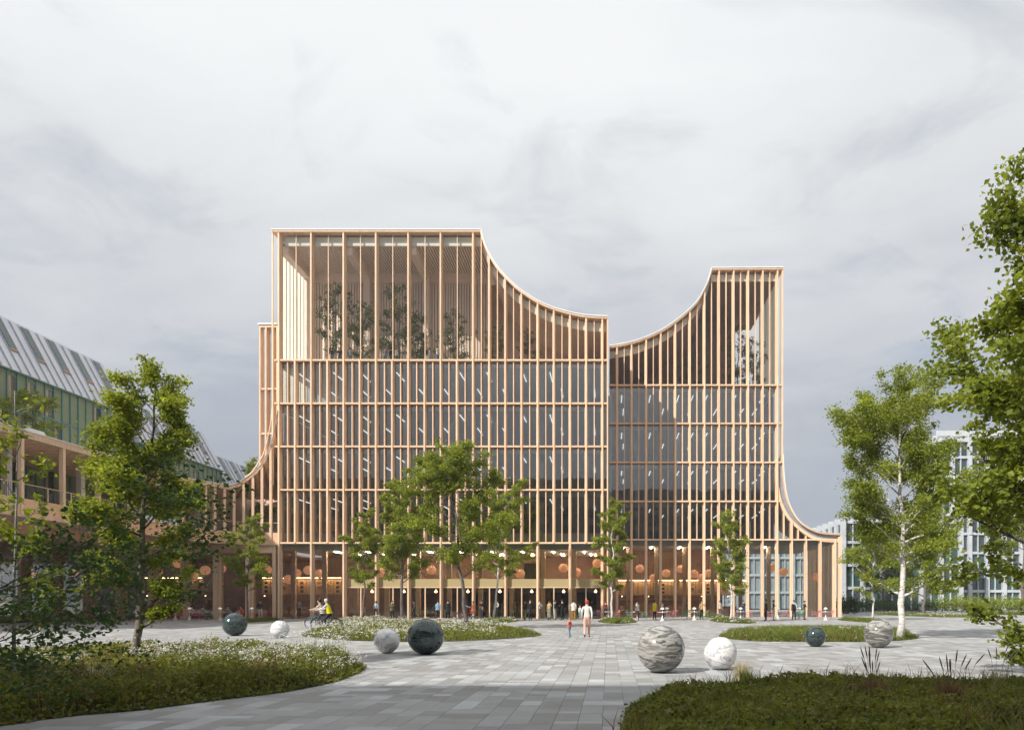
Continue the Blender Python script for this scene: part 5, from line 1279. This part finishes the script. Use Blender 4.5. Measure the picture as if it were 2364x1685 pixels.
pp('person in open dark jacket over white tee near the pavilion', 1833, 1431, face=-.5, h=1.76, top=(.72, .7, .68), bottom=(.05, .055, .06), coat=((.04, .042, .045), .1))
pp('person in black top and khaki trousers beside the pavilion fins', 1857, 1430.5, face=.9, h=1.72, pose='phone', top=(.06, .05, .05), bottom=(.20, .19, .13))
pp('person in dark jumper and beige trousers in front of the corner columns', 601, 1431.5, face=.7, h=1.76, pose='talk', top=(.035, .035, .04), bottom=(.60, .50, .42))

for lab, x_, y_, kw in [('person in white blouse just inside the glass left of the cyclists', PX(690, 68.0), 68.0, dict(top=WHT, bottom=BK, face=.4)), ('person in dark suit inside the tower corner glass', PX(724, 68.6), 68.6, dict(top=BK, bottom=BK, face=-.8, coat=(BK, .2))),
        ('person in brown cardigan near the bar behind the cyclists', PX(768, 69.0), 69.0, dict(top=(.28, .15, .08), bottom=(.1, .1, .12), face=.9, pose='talk')), ('person in pale blue shirt between the leftmost young tree and the doors', PX(868, 64.4), 64.4, dict(top=(.40, .50, .60), bottom=(.05, .05, .07), face=PI)),
        ('person in olive parka standing left of the forked tree', PX(905, 63.6), 63.6, dict(top=(.14, .14, .08), bottom=BK, face=.6, coat=((.14, .14, .08), .2), pose='phone')), ('woman in rust dress before the doors right of the black coat', PX(1092, 64.2), 64.2, dict(top=(.38, .12, .05), bottom=BK, skirt=((.38, .12, .05), .4), long_hair=True, face=-.6)),
        ('person in grey hoodie inside the doors by the pale-barked tree', PX(1163, 67.6), 67.6, dict(top=(.25, .25, .26), bottom=(.06, .07, .1), face=.2)), ('person in mustard scarf and navy coat inside the entrance', PX(1190, 68.2), 68.2, dict(top=NAVY, bottom=BK, coat=(NAVY, .3), vest=(.5, .3, .05), face=-.4)),
        ('person in white shirt and grey trousers right of the patterned skirt', PX(1248, 66.2) , 65.2, dict(top=WHT, bottom=(.2, .2, .21), face=1.0, pose='talk')), ('person in black dress inside the glass behind the red-haired woman', PX(1366, 67.8), 67.8, dict(top=BK, bottom=BK, skirt=(BK, .4), long_hair=True, face=.3)),
        ('person in beige coat at the bar in the right volume', PX(1452, 75.6), 75.6, dict(top=BEIGE, bottom=BK, coat=(BEIGE, .3), face=PI)), ('person in orange jumper inside the right volume behind the pink chairs', PX(1557, 75.4), 75.4, dict(top=(.55, .2, .06), bottom=(.1, .1, .12), face=.5, pose='talk')),
        ('person in dark green jacket inside the right volume', PX(1588, 75.8), 75.8, dict(top=(.05, .10, .07), bottom=BK, face=-.7)), ('person in cream jumper by the airy pale-trunked tree', PX(1662, 68.0), 68.0, dict(top=(.6, .55, .46), bottom=(.16, .12, .1), face=.4)),
        ('person in navy suit right of the airy pale-trunked tree', PX(1716, 70.0), 70.0, dict(top=NAVY, bottom=NAVY, coat=(NAVY, .15), face=-.5, pose='phone')), ('person in grey coat under the terrace between the colonnade columns', PX(384, 64.5), 64.5, dict(top=(.2, .2, .2), bottom=BK, coat=((.2, .2, .2), .3), face=.3))]:
    person(lab, x_, y_, h=random.Random(lab).uniform(1.64, 1.82), **kw)
# in the shade of the terrace
pp('person in dark burgundy bending towards a table under the terrace', 262, 1431, face=1.2, h=1.76, pose='talk', top=(.06, .012, .012), bottom=BK)
pp('stocky person in black under the terrace behind the dark branches', 232, 1430.5, face=-.8, h=1.8, top=BK, bottom=BK, coat=(BK, .3))
pp('person in black standing left of the terrace column', 329, 1430.5, face=.5, h=1.74, top=BK, bottom=BK)
pp('person in dark coat beside the terrace column at the left', 350, 1430, face=-.6, h=1.76, top=(.02, .02, .02), bottom=BK, coat=((.02, .02, .02), .3))
for lab, px, py, kw in [('seated woman with long black hair at the leftmost pink chairs', 418, 1430, dict(top=BK, long_hair=True, face=-.6)),
        ('seated person in pale grey shirt at the left lamp table', 443, 1429, dict(top=(.42, .40, .37), face=.2)), ('seated person in grey jacket with back turned near the lamp table', 467, 1430.5, dict(top=(.30, .30, .29), face=PI * .9)),
        ('seated woman in patterned dress at the second lamp table', 525, 1429.5, dict(top=(.22, .19, .19), long_hair=True, face=.5)), ('seated woman in red flowered dress at the terrace tables', 557, 1430, dict(top=(.55, .07, .03), bottom=(.5, .06, .03), long_hair=True, face=-.3)),
        ('seated person in white shirt just inside the leftmost doors', 842, 1426, dict(top=WHT, bottom=(.4, .42, .4), hair=(.25, .09, .03), face=-1.2)), ('seated person in cream dress inside the doors', 985, 1426, dict(top=(.62, .55, .46), bottom=(.6, .5, .42), long_hair=True, face=-.8)),
        ('seated person in teal inside the doors facing the cream dress', 999, 1426, dict(top=(.22, .25, .24), face=1.0)), ('seated person in dark jumper inside the entrance glass', 1180, 1425.8, dict(top=(.03, .035, .04), face=.8))]:
    x, d = at(px, py); person(lab, x, d, z=-.50 if False else -.49 * 1.0, pose='sit', h=1.72, **kw)
# on the roof terrace and the wing terrace
for lab, px, kw in [('person with long dark hair at the left of the tower roof terrace', 767, dict(top=BK, long_hair=True, face=-.7)), ('person in black tee second from left on the tower roof terrace', 784, dict(top=BK, face=.6, short_sleeve=True)),
        ('person in denim shirt at the tower roof edge', 809, dict(top=(.16, .21, .26), face=PI)), ('person with curly hair and grey-blue shirt under the middle roof tree', 889, dict(top=(.15, .19, .24), long_hair=True, face=.4)),
        ('person in black shirt under the middle roof tree', 903, dict(top=BK, face=PI * .8)), ('person in white shirt under the middle roof tree', 916, dict(top=WHT, face=1.2)),
        ('woman in grey top facing right on the tower roof terrace', 991, dict(top=(.3, .3, .3), bottom=(.2, .25, .3), long_hair=True, face=-1.2)), ('tall person in white shirt and jeans on the tower roof terrace', 1010, dict(top=WHT, bottom=(.08, .12, .2), face=1.2, pose='phone', h=1.86))]:
    kw.setdefault('h', 1.70); person(lab, PX(px, 67.6), 67.6, z=25.03, **kw)
person('person in pale shirt leaning at the terrace rail of the wing', PX(494, 64.6), 64.6, z=7.31, face=-.6, top=(.5, .35, .3), bottom=BK, h=1.74)
person('person in dark shirt on the wing terrace behind the rail', PX(523, 66.6), 66.6, z=7.31, face=.8, top=(.10, .05, .05), bottom=BK, h=1.78)
person('person in wide dark hat on the wing terrace near the left edge', PX(85, 46.5), 46.5, z=7.31, face=-1.2, top=(.18, .08, .10), bottom=BK, h=1.74, hat=BK)
person('person in black on the wing terrace behind the left tree', PX(421, 62), 62, z=7.31, face=-1.0, top=BK, bottom=BK, h=1.72)

# ---------------------------------------------------------------- bicycles and riders
def bicycle(label, x, y, rz, colr, basket=False):
    """local: wheels along y, front towards -y"""
    root = thing('bicycle', label, 'bicycle', (x, y, 0), rz); fm = flat(colr, .35); blk = flat((.02, .02, .02), .6); st = mat('bike_steel', (.55, .55, .56), rough=.3, metal=.8)
    R_ = .34
    for yy in (-.53, .53):
        b = MB(); n = 28; ring = [(0, yy + R_ * math.cos(2 * PI * k / n), R_ + R_ * math.sin(2 * PI * k / n)) for k in range(n + 1)]
        b.tube(ring, .018, 6, cap=False); w = b.obj('wheel', blk, root, world=False)
        b = MB(); ring = [(0, yy + (R_ - .03) * math.cos(2 * PI * k / n), R_ + (R_ - .03) * math.sin(2 * PI * k / n)) for k in range(n + 1)]
        b.tube(ring, .010, 4, cap=False)
        for k in range(14): a = 2 * PI * k / 14; b.tube([(.015 * (-1) ** k, yy, R_), (0, yy + (R_ - .03) * math.cos(a), R_ + (R_ - .03) * math.sin(a))], .0022, 3)
        b.tube([(-.05, yy, R_), (.05, yy, R_)], .02, 6); b.obj('rim', st, w, world=False)
        b = MB(); b.tube([(0, yy + (R_ + .035) * math.cos(a), R_ + (R_ + .035) * math.sin(a)) for a in np.linspace(PI * .15, PI * .95, 10)], .02, 4); b.obj('mudguard', fm, root, world=False)
    b = MB(); bb_, hd1, hd0, st_ = (0, .08, .30), (0, -.36, .92), (0, -.40, .74), (0, .22, .86)
    b.tube([bb_, st_], .017, 6); b.tube([bb_, hd0], .019, 6); b.tube([(0, .17, .62), (0, -.38, .84)], .016, 6); b.tube([hd0, hd1], .02, 6)
    for sx in (-.045, .045): b.tube([bb_, (sx, .53, R_)], .010, 5); b.tube([(0, .2, .78), (sx, .53, R_)], .009, 5); b.tube([hd0, (sx, -.47, .5), (sx, -.53, R_)], .012, 5)
    b.obj('frame', fm, root, smooth=True, world=False)
    b = MB(); b.tube([hd1, (0, -.34, 1.02)], .014, 6); b.tube([(-.29, -.18, 1.06), (-.26, -.30, 1.07), (-.1, -.35, 1.03), (.1, -.35, 1.03), (.26, -.30, 1.07), (.29, -.18, 1.06)], .012, 6); b.obj('handlebar', st, root, smooth=True, world=False)
    b = MB(); b.hull([(-.03, .08, .905), (.03, .08, .905), (.1, .33, .895), (-.1, .33, .895)], [(-.025, .09, .94), (.025, .09, .94), (.085, .32, .955), (-.085, .32, .955)]); b.tube([st_, (0, .23, .9)], .013, 5); b.obj('saddle', blk, root, world=False)
    b = MB(); b.tube([(.0, .08, .30), (.09, .08, .30)], .02, 6); b.tube([(.06, .08, .30), (.07, -.02, .17)], .009, 4); b.tube([(-.06, .08, .30), (-.07, .18, .43)], .009, 4)
    b.box(.05, .15, -.06, .02, .155, .175); b.box(-.15, -.05, .14, .22, .425, .445); b.tube([(.04, .08 + .09 * math.cos(a), .3 + .09 * math.sin(a)) for a in np.linspace(0, 2 * PI, 15)], .006, 4, cap=False); b.obj('crank', st, root, world=False)
    b = MB(); b.box(-.09, .09, .36, .72, .735, .75)
    for sx in (-.08, .08): b.tube([(sx, .66, .735), (sx * .6, .53, R_)], .006, 4)
    b.obj('carrier', blk, root, world=False)
    return root
d1, d2 = 41.0, 38.8
x1, x2 = PX(737, d1), PX(753, d2)
bicycle('blue city bicycle ridden by the person in the cream jumper', x1, d1, -PI / 2, (.06, .13, .19))
bicycle('dark green city bicycle ridden by the person in the yellow vest', x2, d2, -PI / 2, (.02, .05, .035))
# riders sit with the pelvis over the saddle
person('dark-haired cyclist in cream jumper riding left', x1 + .20, d1, z=.02, face=-PI / 2, h=1.74, pose='ride', top=(.62, .56, .49), bottom=(.05, .05, .07), shoe=(.5, .45, .4), hair=(.02, .015, .015), fingers=True, coat=((.62, .56, .49), .05))
person('white-haired cyclist in yellow vest over white shirt riding left', x2 + .20, d2, z=.02, face=-PI / 2, h=1.76, pose='ride', top=(.78, .78, .80), bottom=(.03, .03, .05), shoe=(.6, .42, .2), hair=(.70, .64, .55), fingers=True, vest=(.80, .68, .0))
xr_, dr_ = PX(1075, 62.5), 62.5
bicycle('red bicycle by the tower entrance', xr_, dr_, PI / 2, (.45, .02, .02))
person('person in blue shirt and dark dress on the red bicycle', xr_ - .20, dr_, z=.02, face=PI / 2, h=1.70, pose='ride', top=(.25, .36, .48), bottom=(.04, .05, .09), vest=(.05, .07, .12), long_hair=True)
finish_people()

# ---------------------------------------------------------------- cafe furniture
def make_chair(nm, colr, label):
    t = thing('cafe_chair', label, 'chair'); m = flat(colr, .45, nm)
    b = MB(); b.box(-.21, .21, -.20, .20, .435, .455)
    for i in range(4): b.box(-.2 + i * .105, -.12 + i * .105, -.21, .21, .4552, .466)
    b.obj('seat', m, t, world=False)
    for sx in (-1, 1):
        b = MB(); b.tube([(sx * .22, -.2, 0), (sx * .21, -.19, .45), (sx * .215, -.18, .64)], .013, 5); b.obj('leg', m, t, world=False)
        b = MB(); b.tube([(sx * .22, .24, 0), (sx * .21, .2, .45), (sx * .2, .26, .84)], .013, 5); b.obj('leg', m, t, world=False)
        b = MB(); b.tube([(sx * .215, -.18, .64), (sx * .22, .0, .665), (sx * .205, .23, .66)], .016, 5); b.obj('armrest', m, t, world=False)
    b = MB(); b.box(-.2, .2, .235, .255, .60, .68); b.box(-.2, .2, .25, .27, .72, .84); b.obj('backrest', m, t, world=False)
    return t
def make_table(label):
    t = thing('cafe_table', label, 'table'); m = mat('white_enamel', (.82, .82, .80), rough=.35)
    b = MB(); b.lathe([(0, .722), (.40, .722), (.405, .735), (.40, .748), (0, .748)], 20); b.obj('table_top', m, t, world=False)
    b = MB(); b.lathe([(.19, 0), (.18, .02), (.07, .26), (.035, .42), (.03, .72)], 16); b.obj('pedestal', m, t, smooth=True, world=False)
    return t
def make_lamp(label):
    t = thing('table_lamp', label, 'lamp'); m = MATS['white_enamel']
    b = MB(); b.lathe([(.075, 0), (.07, .015), (.02, .03), (.016, .26)], 12); b.obj('stem', m, t, smooth=True, world=False)
    b = MB(); b.lathe([(.17, .22), (.172, .235), (.15, .30), (.10, .35), (.04, .375), (0, .38)], 16); b.lathe([(.165, .222), (0, .25)], 16); b.obj('lamp_shade', mat('lamp_white', (.9, .89, .86), rough=.3, emit=(1, .85, .65), estr=.25), t, smooth=True, world=False)
    return t
PINK, GRN = (.66, .22, .26), (.13, .38, .23)
chairs = [('pink', 1386, 1428, .9), ('pink', 1424, 1428.5, -1.2), ('green', 1454, 1429, 1.4), ('green', 1487, 1429.5, -1.5), ('pink', 1507, 1430, 1.2), ('pink', 1522, 1431, .2), ('pink', 1548, 1430, -1.3), ('pink', 1559, 1428.5, -1.1), ('green', 1580, 1429, 1.4), ('green', 1594, 1428, .3), ('green', 1613, 1429, -1.2), ('green', 1627, 1429.5, -1.5),
          ('pink', 1694, 1429, 1.4), ('pink', 1729, 1429, -1.4), ('pink', 1779, 1429, 1.2), ('pink', 1812, 1429, -1.4), ('green', 1840, 1430.5, 1.3), ('green', 1849, 1430, -.3), ('pink', 1880, 1428.5, 1.3), ('pink', 1896, 1430, .3), ('pink', 1917, 1429, -1.3),
          ('pink', 409, 1431, 1.2), ('pink', 426, 1431.5, .2), ('pink', 450, 1431.5, -.3), ('pink', 468, 1431, -1.3), ('green', 485, 1431, 1.3), ('pink', 578, 1430, 1.2), ('pink', 608, 1430, -1.2), ('pink', 545, 1431, -1.2), ('green', 300, 1430, 1.3), ('pink', 195, 1430, 1.3), ('pink', 170, 1430.5, -1.1), ('pink', 140, 1430, 1.0), ('pink', 90, 1431, .4), ('pink', 20, 1431, -.6)]
proto = {}
cnt = {}
for side in ('l', 'r'):
    for colr in ('pink', 'green'):
        L_ = sorted([c for c in chairs if c[0] == colr and ((c[1] < 1000) == (side == 'l'))], key=lambda c: c[1])
        for i, (_, px, py, rz) in enumerate(L_):
            x, d = GP(px, py); where = 'under the left terrace' if side == 'l' else 'in front of the right volume'
            lab = '%s %s metal cafe chair from the left %s' % (ORD[i], colr, where)
            if len(L_) == 1: lab = 'only %s metal cafe chair %s' % (colr, where)
            gr = 'metal cafe chairs along the timber building'
            if colr not in proto:
                c = make_chair(colr + '_metal', PINK if colr == 'pink' else GRN, lab); c['group'] = gr; proto[colr] = c; c.location = (x, d, 0); c.rotation_euler = (0, 0, rz)
            else: copy_thing(proto[colr], (x, d, 0), rz, lab, gr)
tables = [(405, 0), (437, 1), (508, 1), (581, 1), (155, 0), (1405, 0), (1470, 0), (1529, 1), (1539.5, 1), (1603, 1), (1710, 1), (1796, 1), (1845, 1), (1906, 1)]
tp_, lp_ = None, None; nl = 0
for i, (px, lamp) in enumerate(tables):
    py = 1432.2 if px in (1529,) else (1430.5 if px != 1539.5 else 1430); x, d = GP(px, py)
    lab = '%s white pedestal cafe table from the left along the timber building' % ORD[i]
    if tp_ is None: tp_ = make_table(lab); tp_.location = (x, d, 0); tp_['group'] = 'white cafe tables'
    else: copy_thing(tp_, (x, d, 0), 0, lab, 'white cafe tables')
    if lamp:
        lab = '%s white mushroom lamp from the left standing on a cafe table' % ORD[nl]; nl += 1
        if lp_ is None: lp_ = make_lamp(lab); lp_.location = (x, d, .749); lp_['group'] = 'mushroom table lamps'
        else: copy_thing(lp_, (x, d, .749), 0, lab, 'mushroom table lamps')

# ---------------------------------------------------------------- restaurant interior: lanterns and hanging menu boards
LANT = mat('orange_paper', (.80, .40, .24), (.70, .32, .18), scale=5, rough=.8, emit=(1.0, .42, .20), estr=.34)
CORD = flat((.05, .04, .04))
lanterns = [(70, 1323, 0), (172, 1322, 0), (362, 1321, 0), (411, 1300, 0), (447, 1329, 0), (474, 1316, 0), (510, 1312, 0), (616, 1315, 0), (640, 1324, 0), (666, 1337, 0), (684, 1323, 0), (712, 1316, 0), (738, 1324, 0), (883, 1321, 0), (996, 1315, 0), (1183, 1317, 0), (1201, 1324, 0), (1301, 1311, 0), (1331, 1321, 0), (1379, 1300, 0),
            (1477, 1312, 1), (1509, 1334, 1), (1538, 1323, 1), (1572, 1313, 1), (1602, 1324, 1), (1619, 1333, 1), (1636, 1323, 1), (1780, 1310, 1), (1809, 1320, 1), (1885, 1332, 1)]
lan = None; cn = [0, 0]
for px, py, rt_ in lanterns:
    d = 77.0 if rt_ else 69.4; x, z = PX(px, d), PZ(py, d); lab = '%s orange paper lantern from the left behind the %s glass' % (ORD[cn[rt_]], 'right volume' if rt_ else 'tower and terrace'); cn[rt_] += 1
    if lan is None:
        lan = thing('paper_lantern', lab, 'lantern', (x, d, z), 0, 'orange paper lanterns')
        b = MB(); pr = []
        for i in range(33):
            th = PI * i / 32; r = .49 * math.sin(th) * (1 + (.012 if i % 2 else -.012)); pr.append((max(r, .001), -.46 * math.cos(th)))
        b.lathe(pr, 24); b.obj('paper_shade', LANT, lan, smooth=True, world=False)
        b = MB(); b.tube([(0, 0, .46), (0, 0, 1.6)], .012, 4); b.obj('cord', CORD, lan, world=False)
    else: copy_thing(lan, (x, d, z), 0, lab, 'orange paper lanterns')
BOARD = mat('menu_board_wood', (.84, .58, .34), (.74, .48, .26), scale=3, stretch=(6, 6, .6), rough=.6); INK = flat((.05, .03, .02), .8, 'board_ink'); STRIPL = emit_mat('board_light', (1.0, .62, .30), 22.0)
def menu_run(x0, x1, d, n, where, start, seed, host):
    q = random.Random(seed); w = (x1 - x0) / n
    for i in range(n):
        xa = x0 + i * w; lab = '%s hanging wooden menu board from the left %s' % (ORD[i], where)
        t = thing('menu_board', lab, 'menu board', (xa + w / 2, d, 2.4), 0, 'hanging wooden menu boards'); b = MB(); b.box(-w / 2 + .03, w / 2 - .03, 0, .04, 0, 1.5); b.obj('board', BOARD, t, world=False)
        b = MB(); kind = (i + start) % 4; ww = w / 2 - .12
        def mark(x, z, a, c): b.box(x - a / 2, x + a / 2, -.006, -.002, z - c / 2, z + c / 2)
        if kind == 0:
            for k in range(3): mark(-.02, .3 + k * .42, .26, .24); mark(.16, .3 + k * .42, .03, .3)
        elif kind == 1:
            for k in range(5):
                mark(q.uniform(-.06, .06), .22 + k * .26, .2, .035); mark(q.uniform(-.06, .06), .3 + k * .26, .04, .16); mark(.07, .26 + k * .26, .12, .03)
        elif kind == 2:
            for k in range(2): 
                for j in range(4): mark(-.18 + j * .12, 1.26 - k * .14, .08, .07)
            b.tube([(.24 * math.cos(a), -.004, .62 + .16 * math.sin(a)) for a in np.linspace(0, 2 * PI, 17)], .018, 4, cap=False); mark(0, .62, .2, .09)
        else:
            for c in range(3):
                for k in range(6): mark(-.18 + c * .18, 1.3 - k * .2, q.uniform(.03, .09), q.uniform(.05, .15))
        b.obj('lettering', INK, t, world=False)
        b = MB(); b.tube([(-w * .3, .02, 1.5), (-w * .3, .02, 3.6)], .01, 4); b.tube([(w * .3, .02, 1.5), (w * .3, .02, 3.6)], .01, 4); b.obj('hanger', CORD, t, world=False)
    box('board_light', host, STRIPL, x0, x1, d - .34, d - .30, 4.02, 4.06); box('light_rail', host, CORD, x0, x1, d - .36, d - .28, 4.062, 4.09)
menu_run(PX(604, 69.8), PX(790, 69.8), 69.8, 9, 'behind the tower corner glass', 0, 5, M)
menu_run(PX(340, 69.8), PX(470, 69.8), 69.8, 7, 'behind the terrace colonnade', 0, 6, W)
menu_run(PX(1424, 77.6), PX(1560, 77.6), 77.6, 7, 'in the left half of the right volume', 3, 7, R)
menu_run(PX(1568, 77.6), PX(1720, 77.6), 77.6, 8, 'in the right half of the right volume', 1, 8, R)
# bar counters and shelves behind the boards
for host, x0, x1, d in ((M, PX(600, 73), PX(790, 73), 73), (W, PX(330, 73), PX(520, 73), 73), (R, PX(1424, 80), PX(1700, 80), 80)):
    box('bar_counter', host, BROWNW, x0, x1, d, d + .7, .013, 1.1)
    q = random.Random(int(x0 * 10))
    for zz in (1.5, 2.0, 2.5): box('bar_shelf', host, BROWNW, x0, x1, d + 2.0, d + 2.3, zz, zz + .04)
    b = MB()
    for zz in (1.54, 2.04, 2.54):
        xx = x0 + .2
        while xx < x1 - .2:
            hh2 = q.uniform(.18, .34); b.lathe([(.035, 0), (.04, hh2 * .6), (.015, hh2 * .8), (.015, hh2)], 6, (xx, d + 2.12, zz)); xx += q.uniform(.12, .5)
    o = b.obj('bottle', mat('bottle_glass', (.20, .16, .08), (.10, .16, .10), scale=9, rough=.2), host); o['kind'] = 'stuff'
    k = 0
    xx = x0 + .6
    while xx < x1:
        b = MB(); b.lathe([(0, .07), (.03, .06), (.06, .02), (.06, -.02), (0, -.04)], 8, (xx, d - .2, 2.25)); b.tube([(xx, d - .2, 2.31), (xx, d - .2, 6.2)], .006, 3, mi=1); b.obj('pendant_lamp', [WARM, CORD], host); xx += 3.1

# ---------------------------------------------------------------- the air
b = MB(); b.box(-905, 905, -405, 1505, -1.05, 41)
hz = b.obj('haze', None or bpy.data.materials.new('air')); hz['kind'] = 'stuff'
am = hz.data.materials[0]; am.use_nodes = True; nt = am.node_tree
for n in list(nt.nodes): nt.nodes.remove(n)
out = nt.nodes.new('ShaderNodeOutputMaterial'); pv = nt.nodes.new('ShaderNodeVolumePrincipled')
pv.inputs['Color'].default_value = (.90, .93, 1.0, 1); pv.inputs['Density'].default_value = 0.00042; pv.inputs['Anisotropy'].default_value = 0.2
nt.links.new(pv.outputs[0], out.inputs['Volume'])
